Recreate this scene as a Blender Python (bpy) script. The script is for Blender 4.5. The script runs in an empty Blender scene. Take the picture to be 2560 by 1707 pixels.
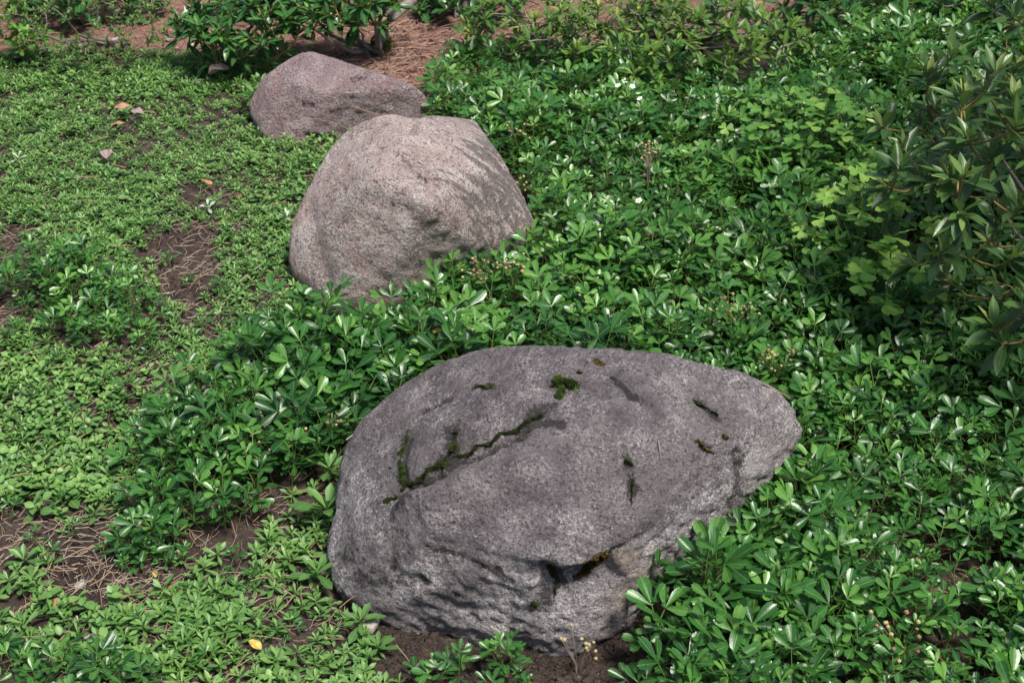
import bpy, bmesh, math, random
import numpy as np
from mathutils import Vector, Matrix
from mathutils.bvhtree import BVHTree

R = math.radians
rnd = random.Random(11)
nrg = np.random.default_rng(11)
scene = bpy.context.scene
COL = scene.collection

# ------------------------------------------------------------------ camera, sky, sun, exposure
FPX, PITCH, CAM_H, K = 3300.0, R(35.0), 1.40, 2560 / 2352
cam_d = bpy.data.cameras.new('camera')
cam = bpy.data.objects.new('camera', cam_d)
COL.objects.link(cam)
cam.location = (0, 0, CAM_H)
cam.rotation_euler = (R(90) - PITCH, 0, 0)
cam_d.sensor_width = 36
cam_d.lens = FPX / 2560 * 36
cam_d.clip_start, cam_d.clip_end = 0.02, 500
cam_d.dof.use_dof = True
cam_d.dof.focus_distance = 2.0
cam_d.dof.aperture_fstop = 14.0
scene.camera = cam

SUN_EL, SUN_AZ = R(66), R(-48)          # azimuth measured from +X (to the side) towards +Y (away)
world = bpy.data.worlds.new('World')
scene.world = world
world.use_nodes = True
wn = world.node_tree.nodes
sky = wn.new('ShaderNodeTexSky')
sky.sky_type = 'NISHITA'
sky.sun_disc = False
sky.sun_elevation = SUN_EL
sky.sun_rotation = R(90) - SUN_AZ
sky.air_density = 1.0
sky.dust_density = 2.5
world.node_tree.links.new(sky.outputs[0], wn['Background'].inputs[0])
wn['Background'].inputs[1].default_value = 0.09
sun_d = bpy.data.lights.new('sun', 'SUN')
sun_d.energy = 4.5
sun_d.angle = R(12)
sun_d.color = (1.0, 0.955, 0.88)
sun = bpy.data.objects.new('sun', sun_d)
COL.objects.link(sun)
SUN_DIR = Vector((math.cos(SUN_EL) * math.cos(SUN_AZ), math.cos(SUN_EL) * math.sin(SUN_AZ), math.sin(SUN_EL)))
sun.rotation_euler = SUN_DIR.to_track_quat('Z', 'Y').to_euler()
scene.view_settings.view_transform = 'Standard'
scene.view_settings.look = 'None'
scene.view_settings.exposure = 0.42
scene.view_settings.gamma = 1.0
scene.cycles.max_bounces = 6
scene.cycles.transparent_max_bounces = 4

# ------------------------------------------------------------------ helpers: plan, noise
def spot(dx, dy, z=0.0):
    """point of the garden at height z seen in the 2352-wide reading of the photograph at (dx, dy)"""
    x = (dx * K - 1280) / FPX
    v = (dy * K - 853.5) / FPX
    d = Vector((x, math.cos(PITCH) - v * math.sin(PITCH), -(math.sin(PITCH) + v * math.cos(PITCH))))
    t = (z - CAM_H) / d.z
    return Vector((0, 0, CAM_H)) + d * t

def seen(p):
    """inverse of spot for an (N,3) array: dx, dy, depth"""
    q = np.atleast_2d(p) - np.array([0, 0, CAM_H])
    c, s = math.cos(PITCH), math.sin(PITCH)
    dep = q[:, 1] * c - q[:, 2] * s
    up = q[:, 1] * s + q[:, 2] * c
    return (q[:, 0] / dep * FPX + 1280) / K, (-up / dep * FPX + 853.5) / K, dep

def vnoise(p, seed=0):
    i = np.floor(p).astype(np.int64)
    f = p - i
    u = f * f * (3 - 2 * f)
    def h(a, b, c):
        n = (a * 374761393 + b * 668265263 + c * 974634777 + seed * 1442695041) & 0xFFFFFFFF
        n = ((n ^ (n >> 13)) * 1274126177) & 0xFFFFFFFF
        return ((n ^ (n >> 16)) & 0xFFFF) / 65535.0
    r = 0
    for a in (0, 1):
        wa = u[:, 0] if a else 1 - u[:, 0]
        for b in (0, 1):
            wb = u[:, 1] if b else 1 - u[:, 1]
            for c in (0, 1):
                wc = u[:, 2] if c else 1 - u[:, 2]
                r = r + wa * wb * wc * h(i[:, 0] + a, i[:, 1] + b, i[:, 2] + c)
    return r

def fbm(p, octv=4, seed=0, gain=0.5):
    s, a, t = 0, 1.0, 0
    for o in range(octv):
        s = s + a * (vnoise(p * (2.03 ** o) + 17.3 * o, seed + o) - 0.5) * 2
        t += a
        a *= gain
    return s / t

def in_poly(x, y, poly):
    x, y = np.asarray(x), np.asarray(y)
    r = np.zeros(x.shape, bool)
    n = len(poly)
    for i in range(n):
        x0, y0 = poly[i][0], poly[i][1]
        x1, y1 = poly[i - 1][0], poly[i - 1][1]
        if y0 == y1:
            continue
        c = ((y0 > y) != (y1 > y)) & (x < (x1 - x0) * (y - y0) / (y1 - y0) + x0)
        r ^= c
    return r

def ground_z(x, y):
    p = np.stack([np.asarray(x, float), np.asarray(y, float), np.zeros_like(np.asarray(x, float))], 1)
    a, b = np.array(spot(800, 1385)), np.array(spot(1360, 1475))
    ab = (b - a)[:2]
    t = np.clip(((p[:, :2] - a[:2]) @ ab) / (ab @ ab), 0, 1)
    d = np.linalg.norm(p[:, :2] - a[:2] - t[:, None] * ab, axis=1)
    return 0.022 * fbm(p * 2.2, 3, 5) + 0.007 * fbm(p * 22, 3, 9) - 0.030 * np.exp(-(d / .055) ** 2)

def gz1(x, y):
    return float(ground_z(np.array([x]), np.array([y]))[0])

# ------------------------------------------------------------------ helpers: materials
def new_mat(name):
    m = bpy.data.materials.new(name)
    m.use_nodes = True
    nt = m.node_tree
    return m, nt, nt.nodes['Principled BSDF']

class NT:
    def __init__(s, nt): s.t = nt
    def n(s, kind, **kw):
        o = s.t.nodes.new('ShaderNode' + kind)
        for k, v in kw.items():
            if k in ('operation', 'blend_type', 'data_type', 'attribute_name', 'feature', 'use_clamp', 'attribute_type'):
                setattr(o, k, v)
        return o
    def put(s, sock, v):
        if isinstance(v, (int, float)): sock.default_value = v
        elif isinstance(v, (tuple, list)): sock.default_value = (*v, 1.0) if len(v) == 3 and len(sock.default_value) == 4 else v
        else: s.t.links.new(v, sock)
    def math(s, op, a, b=0.0, clamp=False):
        o = s.n('Math', operation=op, use_clamp=clamp)
        s.put(o.inputs[0], a); s.put(o.inputs[1], b)
        return o.outputs[0]
    def mix(s, fac, a, b, blend='MIX'):
        o = s.n('Mix', data_type='RGBA', blend_type=blend)
        s.put(o.inputs[0], fac); s.put(o.inputs[6], a); s.put(o.inputs[7], b)
        return o.outputs[2]
    def noise(s, vec, scale, detail=4, rough=0.55, dist=0.0):
        o = s.n('TexNoise')
        if vec is not None: s.put(o.inputs['Vector'], vec)
        o.inputs['Scale'].default_value = scale
        o.inputs['Detail'].default_value = detail
        o.inputs['Roughness'].default_value = rough
        o.inputs['Distortion'].default_value = dist
        return o.outputs[0]
    def voro(s, vec, scale, feature='F1'):
        o = s.n('TexVoronoi', feature=feature)
        s.put(o.inputs['Vector'], vec)
        o.inputs['Scale'].default_value = scale
        return o.outputs[0]
    def step(s, v, a, b):
        o = s.n('MapRange')
        o.interpolation_type = 'SMOOTHSTEP'
        s.put(o.inputs[0], v)
        o.inputs[1].default_value = a; o.inputs[2].default_value = b
        return o.outputs[0]
    def ramp(s, v, stops):
        o = s.n('ValToRGB')
        e = o.color_ramp.elements
        while len(e) < len(stops): e.new(0.5)
        for q, (p, c) in zip(e, stops):
            q.position = p; q.color = (*c, 1)
        s.put(o.inputs[0], v)
        return o.outputs[0]
    def bump(s, h, strength, dist, prev=None):
        o = s.n('Bump')
        o.inputs['Strength'].default_value = strength
        o.inputs['Distance'].default_value = dist
        s.put(o.inputs['Height'], h)
        if prev is not None: s.put(o.inputs['Normal'], prev)
        return o.outputs[0]
    def obj(s, scale=None, rot=None):
        c = s.n('TexCoord').outputs['Object']
        if scale is None and rot is None: return c
        for r_, k_ in ((rot, None), (None, scale)):
            m = s.n('Mapping')
            s.put(m.inputs[0], c)
            if r_: m.inputs[2].default_value = r_
            if k_: m.inputs[3].default_value = k_
            c = m.outputs[0]
        return c

def leaf_mat(name, dark, mid, light, rough=0.34, back=(0.14, 0.22, 0.10), trans=0.22, rib=(0.30, 0.42, 0.18), old=(0.30, 0.26, 0.05), spec=0.5, ribw=0.035):
    m, nt, b = new_mat(name)
    g = NT(nt)
    at = g.n('Attribute', attribute_name='luv')
    sep = g.n('SeparateXYZ'); g.put(sep.inputs[0], at.outputs['Vector'])
    u, v, t = sep.outputs
    orn = g.n('ObjectInfo').outputs['Random']
    tint = g.math('ADD', t, g.math('MULTIPLY', orn, 0.1))
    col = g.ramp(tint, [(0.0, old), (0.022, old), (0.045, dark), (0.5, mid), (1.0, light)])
    pos = g.n('NewGeometry')
    bl = g.noise(pos.outputs['Position'], 160, 3)
    col = g.mix(0.35, col, g.mix(g.step(bl, 0.3, 0.7), (0.35, 0.35, 0.35), (0.65, 0.65, 0.65)), 'OVERLAY')
    spk = g.math('MULTIPLY', g.step(g.noise(pos.outputs['Position'], 75, 3, 0.6), 0.68, 0.73), 0.75)
    col = g.mix(spk, col, (0.16, 0.11, 0.04))
    du = g.math('ABSOLUTE', g.math('SUBTRACT', u, 0.5))
    ribm = g.math('MULTIPLY', g.math('SUBTRACT', 1.0, g.step(du, ribw * 0.3, ribw)), 0.55)
    col = g.mix(ribm, col, rib)
    wv = g.math('SINE', g.math('MULTIPLY', g.math('ADD', v, g.math('MULTIPLY', du, -0.55)), 58.0))
    hgt = g.math('ADD', g.math('MULTIPLY', wv, 0.10), g.math('MULTIPLY', ribm, -1.2))
    hgt = g.math('ADD', hgt, g.math('MULTIPLY', g.noise(pos.outputs['Position'], 420, 2), 0.9))
    nrm = g.bump(hgt, 0.16, 0.0009)
    colf = g.mix(pos.outputs['Backfacing'], col, g.mix(0.6, col, back))
    g.put(b.inputs['Base Color'], colf)
    b.inputs['Roughness'].default_value = rough
    b.inputs['Specular IOR Level'].default_value = spec
    g.put(b.inputs['Roughness'], g.math('ADD', rough, g.math('MULTIPLY', pos.outputs['Backfacing'], 0.35)))
    g.put(b.inputs['Normal'], nrm)
    tr = g.n('BsdfTranslucent')
    g.put(tr.inputs[0], g.mix(1.0, colf, (1.35, 1.5, 0.6), 'MULTIPLY'))
    mx = g.n('MixShader')
    mx.inputs[0].default_value = trans
    nt.links.new(b.outputs[0], mx.inputs[1]); nt.links.new(tr.outputs[0], mx.inputs[2])
    nt.links.new(mx.outputs[0], nt.nodes['Material Output'].inputs[0])
    return m

def plain_mat(name, a, b_, rough=0.7, scale=60, bump=0.4, dist=0.002, rnd_amt=0.0):
    m, nt, b = new_mat(name)
    g = NT(nt)
    v = g.obj()
    n = g.noise(v, scale, 5)
    fac = g.step(n, 0.3, 0.7)
    if rnd_amt:
        at = g.n('Attribute', attribute_name='luv')
        sep = g.n('SeparateXYZ'); g.put(sep.inputs[0], at.outputs['Vector'])
        fac = g.mix(rnd_amt, fac, sep.outputs[2])
    g.put(b.inputs['Base Color'], g.mix(fac, a, b_))
    b.inputs['Roughness'].default_value = rough
    g.put(b.inputs['Normal'], g.bump(n, bump, dist))
    return m

# ------------------------------------------------------------------ helpers: objects
def tag(o, label=None, cat=None, group=None, kind=None):
    if label: o['label'] = label
    if cat: o['category'] = cat
    if group: o['group'] = group
    if kind: o['kind'] = kind
    return o

def empty(name, loc=(0, 0, 0), rz=0.0, parent=None):
    o = bpy.data.objects.new(name, None)
    COL.objects.link(o)
    o.location = loc; o.rotation_euler = (0, 0, rz); o.parent = parent
    o.empty_display_size = 0.02
    return o

def link(name, me, parent=None, m=None):
    o = bpy.data.objects.new(name, me)
    COL.objects.link(o)
    o.parent = parent
    if m is not None: o.matrix_basis = m
    return o

class Geo:
    """quads + per-vertex (u, v, tint) + per-face material index"""
    def __init__(s):
        s.v = np.zeros((0, 3)); s.f = np.zeros((0, 4), int); s.a = np.zeros((0, 3)); s.m = np.zeros(0, int)
    def add(s, v, f, a, m=0):
        f = np.asarray(f, int)
        s.f = np.vstack([s.f, f + len(s.v)])
        s.v = np.vstack([s.v, v]); s.a = np.vstack([s.a, a])
        s.m = np.concatenate([s.m, np.full(len(f), m)])
        return s
    def join(s, o, M=None, tint=None):
        v = o.v if M is None else o.v @ np.array(M.to_3x3()).T + np.array(M.translation)
        a = o.a.copy()
        if tint is not None: a[:, 2] = tint
        n = len(s.v)
        s.f = np.vstack([s.f, o.f + n]); s.v = np.vstack([s.v, v]); s.a = np.vstack([s.a, a]); s.m = np.concatenate([s.m, o.m])
        return s
    def tube(s, pts, r0, r1, sides=4, tint=0.5, m=0):
        pts = [Vector(p) for p in pts]
        n = len(pts)
        vs, at = [], []
        for i, p in enumerate(pts):
            d = (pts[min(i + 1, n - 1)] - pts[max(i - 1, 0)])
            d = d.normalized() if d.length > 1e-9 else Vector((0, 0, 1))
            a = d.cross(Vector((0.31, 0.22, 0.92)) if abs(d.z) < 0.9 else Vector((1, 0.1, 0))).normalized()
            b = d.cross(a)
            r = r0 + (r1 - r0) * i / max(n - 1, 1)
            for k in range(sides):
                w = 2 * math.pi * k / sides
                q = p + (a * math.cos(w) + b * math.sin(w)) * r
                vs.append(q[:]); at.append((0.2, i / max(n - 1, 1), tint))
        fs = []
        for i in range(n - 1):
            for k in range(sides):
                k2 = (k + 1) % sides
                fs.append((i * sides + k, i * sides + k2, (i + 1) * sides + k2, (i + 1) * sides + k))
        return s.add(np.array(vs), fs, np.array(at), m)
    def mesh(s, name, mats, smooth=True):
        return np_mesh(name, s.v, s.f, s.a, s.m, mats, smooth)

def np_mesh(name, v, f, a, m, mats, smooth=True):
    me = bpy.data.meshes.new(name)
    me.vertices.add(len(v)); me.vertices.foreach_set('co', np.ascontiguousarray(v, dtype=np.float32).ravel())
    me.loops.add(f.size); me.loops.foreach_set('vertex_index', np.ascontiguousarray(f, dtype=np.int32).ravel())
    me.polygons.add(len(f))
    me.polygons.foreach_set('loop_start', np.arange(0, f.size, f.shape[1], dtype=np.int32))
    for q in mats: me.materials.append(q)
    if m is not None: me.polygons.foreach_set('material_index', np.ascontiguousarray(m, dtype=np.int32))
    me.polygons.foreach_set('use_smooth', np.full(len(f), smooth, dtype=bool))
    if a is not None:
        at = me.attributes.new('luv', 'FLOAT_VECTOR', 'POINT')
        at.data.foreach_set('vector', np.ascontiguousarray(a, dtype=np.float32).ravel())
    me.update(calc_edges=True)
    return me

def scatter(name, protos, items, mats, tint_amp=0.25):
    """one joined mesh of many copies; items = (proto index, 4x4 Matrix)"""
    V, F, A, Mi, off = [], [], [], [], 0
    by = {}
    for pi, M in items: by.setdefault(pi, []).append(M)
    for pi, Ms in by.items():
        p = protos[pi]
        Mn = np.array([[list(r) for r in M] for M in Ms])
        v = np.einsum('nij,kj->nki', Mn[:, :3, :3], p.v) + Mn[:, None, :3, 3]
        n, k = len(Ms), len(p.v)
        f = p.f[None] + (np.arange(n) * k)[:, None, None] + off
        a = np.repeat(p.a[None], n, 0).copy()
        sh = (nrg.random(n) - 0.5) * 2 * tint_amp
        keep = a[:, :, 2] > 0.03
        a[:, :, 2] = np.where(keep, np.clip(a[:, :, 2] + sh[:, None], 0.05, 1.0), a[:, :, 2])
        V.append(v.reshape(-1, 3)); F.append(f.reshape(-1, 4)); A.append(a.reshape(-1, 3)); Mi.append(np.tile(p.m, n))
        off += n * k
    return np_mesh(name, np.vstack(V), np.vstack(F), np.vstack(A), np.concatenate(Mi), mats)

def frame(pos, d, roll=0.0, s=1.0, up=Vector((0, 0, 1))):
    d = d.normalized()
    x = d.cross(up)
    if x.length < 1e-4: x = Vector((1, 0, 0))
    x.normalize()
    z = x.cross(d)
    M = Matrix((x, d, z)).transposed().to_4x4()
    M = M @ Matrix.Rotation(roll, 4, 'Y')
    M = M @ Matrix.Scale(s, 4)
    M.translation = pos
    return M

def dirv(az, el):
    return Vector((math.cos(el) * math.cos(az), math.cos(el) * math.sin(az), math.sin(el)))

def blade(length, width, rows, cols, prof, fold=0.25, arch=0.12, teeth=False, wave=0.0, tint=0.5, tw=0.0, seed=0):
    """leaf blade along +Y, face up +Z"""
    rg = random.Random(seed)
    vs, at, fs = [], [], []
    half = cols // 2
    for i in range(rows):
        s = i / (rows - 1)
        w = prof(s) * width * 0.5
        for j in range(cols):
            c = (j - half) / half
            y = s
            if teeth and i == rows - 1:
                if half == 2: y = {0: 1.0, 1: 0.925, 2: 0.955}[abs(j - half)]
                else: y = 1.0 if j == half else 0.93
            x = c * w
            z = abs(c) ** 1.3 * w * fold * (1 - 0.4 * s) - arch * length * s * s + wave * w * math.sin(9 * s + 2 * c + seed)
            xx = x + tw * z
            vs.append((xx, y * length, z)); at.append(((c + 1) / 2, s, tint))
    for i in range(rows - 1):
        for j in range(cols - 1):
            a = i * cols + j
            fs.append((a, a + 1, a + cols + 1, a + cols))
    return Geo().add(np.array(vs), fs, np.array(at), 0)

def lerp_prof(pts):
    xs, ys = [p[0] for p in pts], [p[1] for p in pts]
    return lambda s: float(np.interp(s, xs, ys))

OBL = lerp_prof([(0, .07), (.12, .16), (.3, .46), (.5, .82), (.68, 1.0), (.82, .97), (.93, .82), (1, .66)])   # wedge leaflet with a cut tip
SPAT = lerp_prof([(0, .22), (.2, .3), (.45, .62), (.7, 1.0), (.87, .82), (1, .12)])
LANC = lerp_prof([(0, .1), (.12, .35), (.3, .8), (.5, 1.0), (.7, .82), (.87, .42), (1, .04)])
ROUND = lerp_prof([(0, .15), (.12, .6), (.35, .98), (.55, 1.0), (.8, .75), (1, .1)])

# ------------------------------------------------------------------ materials
def rock_mat(name, dark, mid, light, fleck, scale=1.0, streak=0.0, crust=(0.055, 0.05, 0.048), streak_rot=(0, 0, 0), warm=(0.30, 0.17, 0.10), crust_amt=0.5, warm_amt=0.4, stx=(0, 0), zone_up=0.0):
    m, nt, b = new_mat(name)
    g = NT(nt)
    o = g.obj()
    big = g.noise(o, 5.5 * scale, 6, 0.6, 0.4)
    med = g.noise(o, 24 * scale, 6, 0.65, 0.3)
    fin = g.noise(o, 95 * scale, 6, 0.75)
    gr = g.noise(o, 230, 4, 0.7)
    col = g.ramp(g.math('ADD', g.math('MULTIPLY', big, 0.35), g.math('ADD', g.math('MULTIPLY', med, 0.35), g.math('MULTIPLY', fin, 0.3))), [(0.38, dark), (0.5, mid), (0.62, light)])
    wm = g.math('MULTIPLY', g.step(g.noise(o, 9.7 * scale, 5, 0.6, 0.6), 0.54, 0.68), warm_amt)
    col = g.mix(wm, col, warm)
    # dark weathered crust in blotches broken up by the grain
    cm = g.math('ADD', g.math('MULTIPLY', g.noise(o, 4.2 * scale, 5, 0.62, 0.3), 0.55), g.math('MULTIPLY', fin, 0.45))
    sxyz = g.n('SeparateXYZ'); g.put(sxyz.inputs[0], o)
    cm = g.math('ADD', cm, g.math('SUBTRACT', g.math('MULTIPLY', sxyz.outputs[2], zone_up), g.math('MULTIPLY', sxyz.outputs[0], zone_up * .35)))
    cmask = g.step(cm, 0.48, 0.56)
    col = g.mix(g.math('MULTIPLY', cmask, crust_amt), col, g.mix(1.0, col, tuple(min(1, 3.6 * q) for q in crust), 'MULTIPLY'))
    # pale mineral flecks and black grains
    pf = g.math('ADD', g.math('MULTIPLY', gr, 0.7), g.math('MULTIPLY', med, 0.3))
    col = g.mix(g.math('MULTIPLY', g.math('MULTIPLY', g.step(pf, 0.51, 0.565), g.step(g.noise(o, 13 * scale, 4, 0.6), 0.36, 0.60)), g.math('SUBTRACT', 0.85, g.math('MULTIPLY', cmask, 0.55 * (crust_amt > .6)))), col, fleck)
    bk = g.noise(o, 210, 4, 0.75)
    col = g.mix(g.math('MULTIPLY', g.step(bk, 0.545, 0.59), 0.72), col, (0.045, 0.04, 0.04))
    # small round lichen spots
    vd = g.voro(o, 62)
    sp = g.math('MULTIPLY', g.math('SUBTRACT', 1.0, g.step(vd, 0.10, 0.16)), g.step(g.noise(o, 7, 2), 0.5, 0.6))
    col = g.mix(g.math('MULTIPLY', sp, 0.6), col, (0.06, 0.055, 0.055))
    if streak:
        so = g.obj(scale=(16, 80, 80), rot=streak_rot)
        st = g.noise(so, 1.0, 5, 0.7)
        sx = g.n('SeparateXYZ'); g.put(sx.inputs[0], o)
        zone = g.step(g.math('ADD', sx.outputs[0], g.math('MULTIPLY', g.math('SUBTRACT', big, 0.5), 0.35)), stx[0], stx[1])
        thr = g.math('ADD', st, g.math('MULTIPLY', zone, 0.17))
        col = g.mix(g.math('MULTIPLY', g.step(thr, 0.56, 0.66), streak), col, (0.10, 0.09, 0.085))
        col = g.mix(g.math('MULTIPLY', g.step(g.noise(so, 1.7, 4, 0.7), 0.60, 0.66), 0.5), col, (0.42, 0.44, 0.40))
    ta = g.n('Attribute', attribute_name='tan')
    col = g.mix(g.math('MULTIPLY', g.step(g.math('ADD', ta.outputs['Fac'], g.math('MULTIPLY', g.math('SUBTRACT', med, 0.5), 2.2)), 0.25, 1.1), 0.38), col, (0.48, 0.35, 0.22))
    sa = g.n('Attribute', attribute_name='stain')
    col = g.mix(g.math('MULTIPLY', g.step(g.math('ADD', sa.outputs['Fac'], g.math('ADD', g.math('MULTIPLY', g.math('SUBTRACT', fin, 0.5), 2.2), g.math('MULTIPLY', g.math('SUBTRACT', gr, 0.5), 1.4))), 0.30, 0.62), 0.85), col, (0.032, 0.029, 0.027))
    g.put(b.inputs['Base Color'], col)
    b.inputs['Roughness'].default_value = 0.82
    b.inputs['Specular IOR Level'].default_value = 0.3
    h = g.math('ADD', g.math('MULTIPLY', med, 0.8), g.math('ADD', g.math('MULTIPLY', fin, 0.7), g.math('MULTIPLY', gr, 0.35)))
    g.put(b.inputs['Normal'], g.bump(h, 1.0, 0.021))
    return m

M_B1 = rock_mat('weathered_granite', (0.19, 0.168, 0.178), (0.38, 0.345, 0.355), (0.57, 0.52, 0.52), (0.78, 0.74, 0.73), 1.0, crust=(0.105, 0.096, 0.100), warm=(0.20, 0.13, 0.10), crust_amt=0.78, warm_amt=0.18, zone_up=0.75)
M_B2 = rock_mat('pink_granite', (0.45, 0.335, 0.315), (0.60, 0.48, 0.455), (0.68, 0.575, 0.545), (0.77, 0.71, 0.68), 1.1, streak=0.72, streak_rot=(0, R(-42), 0), warm=(0.42, 0.25, 0.23), crust_amt=0.38, warm_amt=0.5, stx=(0.02, 0.22))
M_B3 = rock_mat('mauve_granite', (0.28, 0.20, 0.205), (0.41, 0.305, 0.31), (0.48, 0.38, 0.38), (0.55, 0.475, 0.475), 1.2, warm=(0.30, 0.15, 0.13), crust_amt=0.35, warm_amt=0.5)

M_CINQ = leaf_mat('cinquefoil_leaf', (0.014, 0.064, 0.014), (0.040, 0.146, 0.026), (0.125, 0.285, 0.05), rough=0.32, trans=0.26, spec=0.5)
M_ROS = leaf_mat('rosette_leaf', (0.05, 0.125, 0.030), (0.10, 0.225, 0.052), (0.20, 0.355, 0.09), rough=0.45, trans=0.25, rib=(0.25, 0.36, 0.14), old=(0.30, 0.20, 0.08))
M_AZA = leaf_mat('azalea_leaf', (0.03, 0.08, 0.022), (0.075, 0.155, 0.035), (0.38, 0.44, 0.13), rough=0.34, trans=0.2, rib=(0.16, 0.25, 0.10), old=(0.05, 0.10, 0.03))
M_AZY = leaf_mat('yellow_azalea_leaf', (0.05, 0.12, 0.02), (0.11, 0.21, 0.035), (0.34, 0.40, 0.09), rough=0.42, trans=0.28, rib=(0.3, 0.36, 0.14))
M_RHO = leaf_mat('rhododendron_leaf', (0.02, 0.075, 0.02), (0.045, 0.15, 0.03), (0.17, 0.32, 0.06), rough=0.32, trans=0.2)
M_SOR = leaf_mat('sorrel_leaf', (0.06, 0.18, 0.035), (0.13, 0.32, 0.05), (0.27, 0.44, 0.08), rough=0.55, trans=0.35, rib=(0.2, 0.38, 0.1), ribw=0.02)
M_WHT = leaf_mat('silver_leaf', (0.35, 0.42, 0.33), (0.5, 0.56, 0.46), (0.7, 0.74, 0.66), rough=0.6, trans=0.2, rib=(0.16, 0.28, 0.12), ribw=0.16, old=(.5, .5, .4))
M_STEM = plain_mat('green_stem', (0.10, 0.16, 0.035), (0.17, 0.22, 0.06), 0.5, 90)
M_TWIG = plain_mat('yellow_brown_twig', (0.20, 0.12, 0.04), (0.30, 0.20, 0.07), 0.6, 70)
M_BARK = plain_mat('grey_bark', (0.13, 0.105, 0.085), (0.26, 0.23, 0.20), 0.85, 55, 0.8, 0.003)
M_NEEDLE = plain_mat('dry_needle', (0.15, 0.075, 0.045), (0.36, 0.23, 0.15), 0.65, 40, 0.2, 0.001, 0.9)
M_STRAW = plain_mat('dead_stem', (0.18, 0.125, 0.09), (0.44, 0.36, 0.28), 0.75, 40, 0.2, 0.001, 0.9)
M_MULCH = plain_mat('mulch_needle', (0.11, 0.052, 0.036), (0.36, 0.225, 0.17), 0.75, 40, 0.2, 0.001, 0.9)
M_LITTER = plain_mat('dead_leaf', (0.24, 0.11, 0.06), (0.44, 0.26, 0.17), 0.65, 35, 0.5, 0.002)
M_GREYLEAF = plain_mat('grey_dead_leaf', (0.20, 0.15, 0.15), (0.42, 0.30, 0.27), 0.6, 25, 0.4, 0.002)
M_CHIP = plain_mat('bark_chip', (0.30, 0.11, 0.05), (0.46, 0.22, 0.11), 0.75, 50, 0.6, 0.002)
M_STONE = plain_mat('pale_pebble', (0.28, 0.25, 0.23), (0.46, 0.42, 0.39), 0.7, 60, 0.4, 0.002)
M_YEL = plain_mat('yellow_leaf', (0.36, 0.27, 0.04), (0.46, 0.36, 0.09), 0.45, 60, 0.3, 0.001)
M_SEED = plain_mat('brown_seed_head', (0.14, 0.07, 0.045), (0.30, 0.21, 0.10), 0.8, 300, 0.9, 0.001)
M_SEEDY = plain_mat('straw_seed_head', (0.28, 0.22, 0.09), (0.44, 0.36, 0.18), 0.8, 300, 0.9, 0.001)
M_PETAL = plain_mat('white_petal', (0.80, 0.80, 0.78), (0.86, 0.86, 0.84), 0.55, 60, 0.1, 0.0005)
M_ANTHER = plain_mat('yellow_centre', (0.5, 0.42, 0.08), (0.6, 0.55, 0.25), 0.7, 200)
M_CONE = plain_mat('pine_cone', (0.12, 0.075, 0.05), (0.28, 0.20, 0.14), 0.8, 120, 0.6, 0.001)

def moss_mat(name, a, b_):
    m, nt, b = new_mat(name)
    g = NT(nt)
    o = g.obj()
    n = g.noise(o, 140, 4)
    g.put(b.inputs['Base Color'], g.mix(g.step(n, 0.35, 0.68), a, b_))
    b.inputs['Roughness'].default_value = 0.95
    b.inputs['Specular IOR Level'].default_value = 0.1
    return m
M_MOSS = moss_mat('green_moss', (0.026, 0.048, 0.012), (0.075, 0.115, 0.025))
M_MOSSD = moss_mat('dark_moss', (0.028, 0.036, 0.014), (0.07, 0.085, 0.03))
M_MOSSB = moss_mat('brown_moss', (0.05, 0.036, 0.012), (0.14, 0.10, 0.03))

def soil_mat():
    m, nt, b = new_mat('soil')
    g = NT(nt)
    o = g.obj()
    big = g.noise(o, 7, 5, 0.6)
    med = g.noise(o, 55, 6, 0.7)
    fin = g.noise(o, 260, 4, 0.7)
    col = g.ramp(g.math('ADD', g.math('MULTIPLY', big, 0.35), g.math('MULTIPLY', med, 0.65)), [(0.3, (0.022, 0.016, 0.014)), (0.5, (0.062, 0.045, 0.038)), (0.72, (0.15, 0.115, 0.098))])
    col = g.mix(g.math('MULTIPLY', g.step(fin, 0.58, 0.68), 0.6), col, (0.22, 0.18, 0.155))
    vd = g.voro(o, 85)
    col = g.mix(g.math('MULTIPLY', g.math('SUBTRACT', 1, g.step(vd, 0.12, 0.2)), g.math('MULTIPLY', g.step(med, 0.5, 0.56), 0.6)), col, (0.26, 0.20, 0.17))
    g.put(b.inputs['Base Color'], col)
    b.inputs['Roughness'].default_value = 0.95
    b.inputs['Specular IOR Level'].default_value = 0.15
    h = g.math('ADD', g.math('MULTIPLY', med, 1.0), g.math('MULTIPLY', fin, 0.5))
    g.put(b.inputs['Normal'], g.bump(h, 0.9, 0.012))
    return m
def path_mat():
    m, nt, b = new_mat('needle_path')
    g = NT(nt)
    o = g.obj()
    big = g.noise(o, 4, 5, 0.6)
    st1 = g.noise(g.obj(scale=(30, 160, 60), rot=(0, 0, R(25))), 1.0, 4, 0.7)
    st2 = g.noise(g.obj(scale=(150, 28, 60), rot=(0, 0, R(-15))), 1.0, 4, 0.7)
    vd = g.voro(o, 55)
    f = g.math('ADD', g.math('MULTIPLY', st1, 0.5), g.math('MULTIPLY', st2, 0.5))
    col = g.ramp(f, [(0.33, (0.09, 0.048, 0.038)), (0.5, (0.19, 0.10, 0.075)), (0.66, (0.34, 0.21, 0.165))])
    col = g.mix(g.math('MULTIPLY', g.step(big, 0.5, 0.65), 0.35), col, (0.20, 0.125, 0.10))
    col = g.mix(g.math('MULTIPLY', g.math('SUBTRACT', 1, g.step(vd, 0.15, 0.25)), 0.25), col, (0.5, 0.42, 0.40))
    g.put(b.inputs['Base Color'], col)
    b.inputs['Roughness'].default_value = 0.9
    b.inputs['Specular IOR Level'].default_value = 0.2
    g.put(b.inputs['Normal'], g.bump(f, 0.9, 0.012))
    return m
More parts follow.
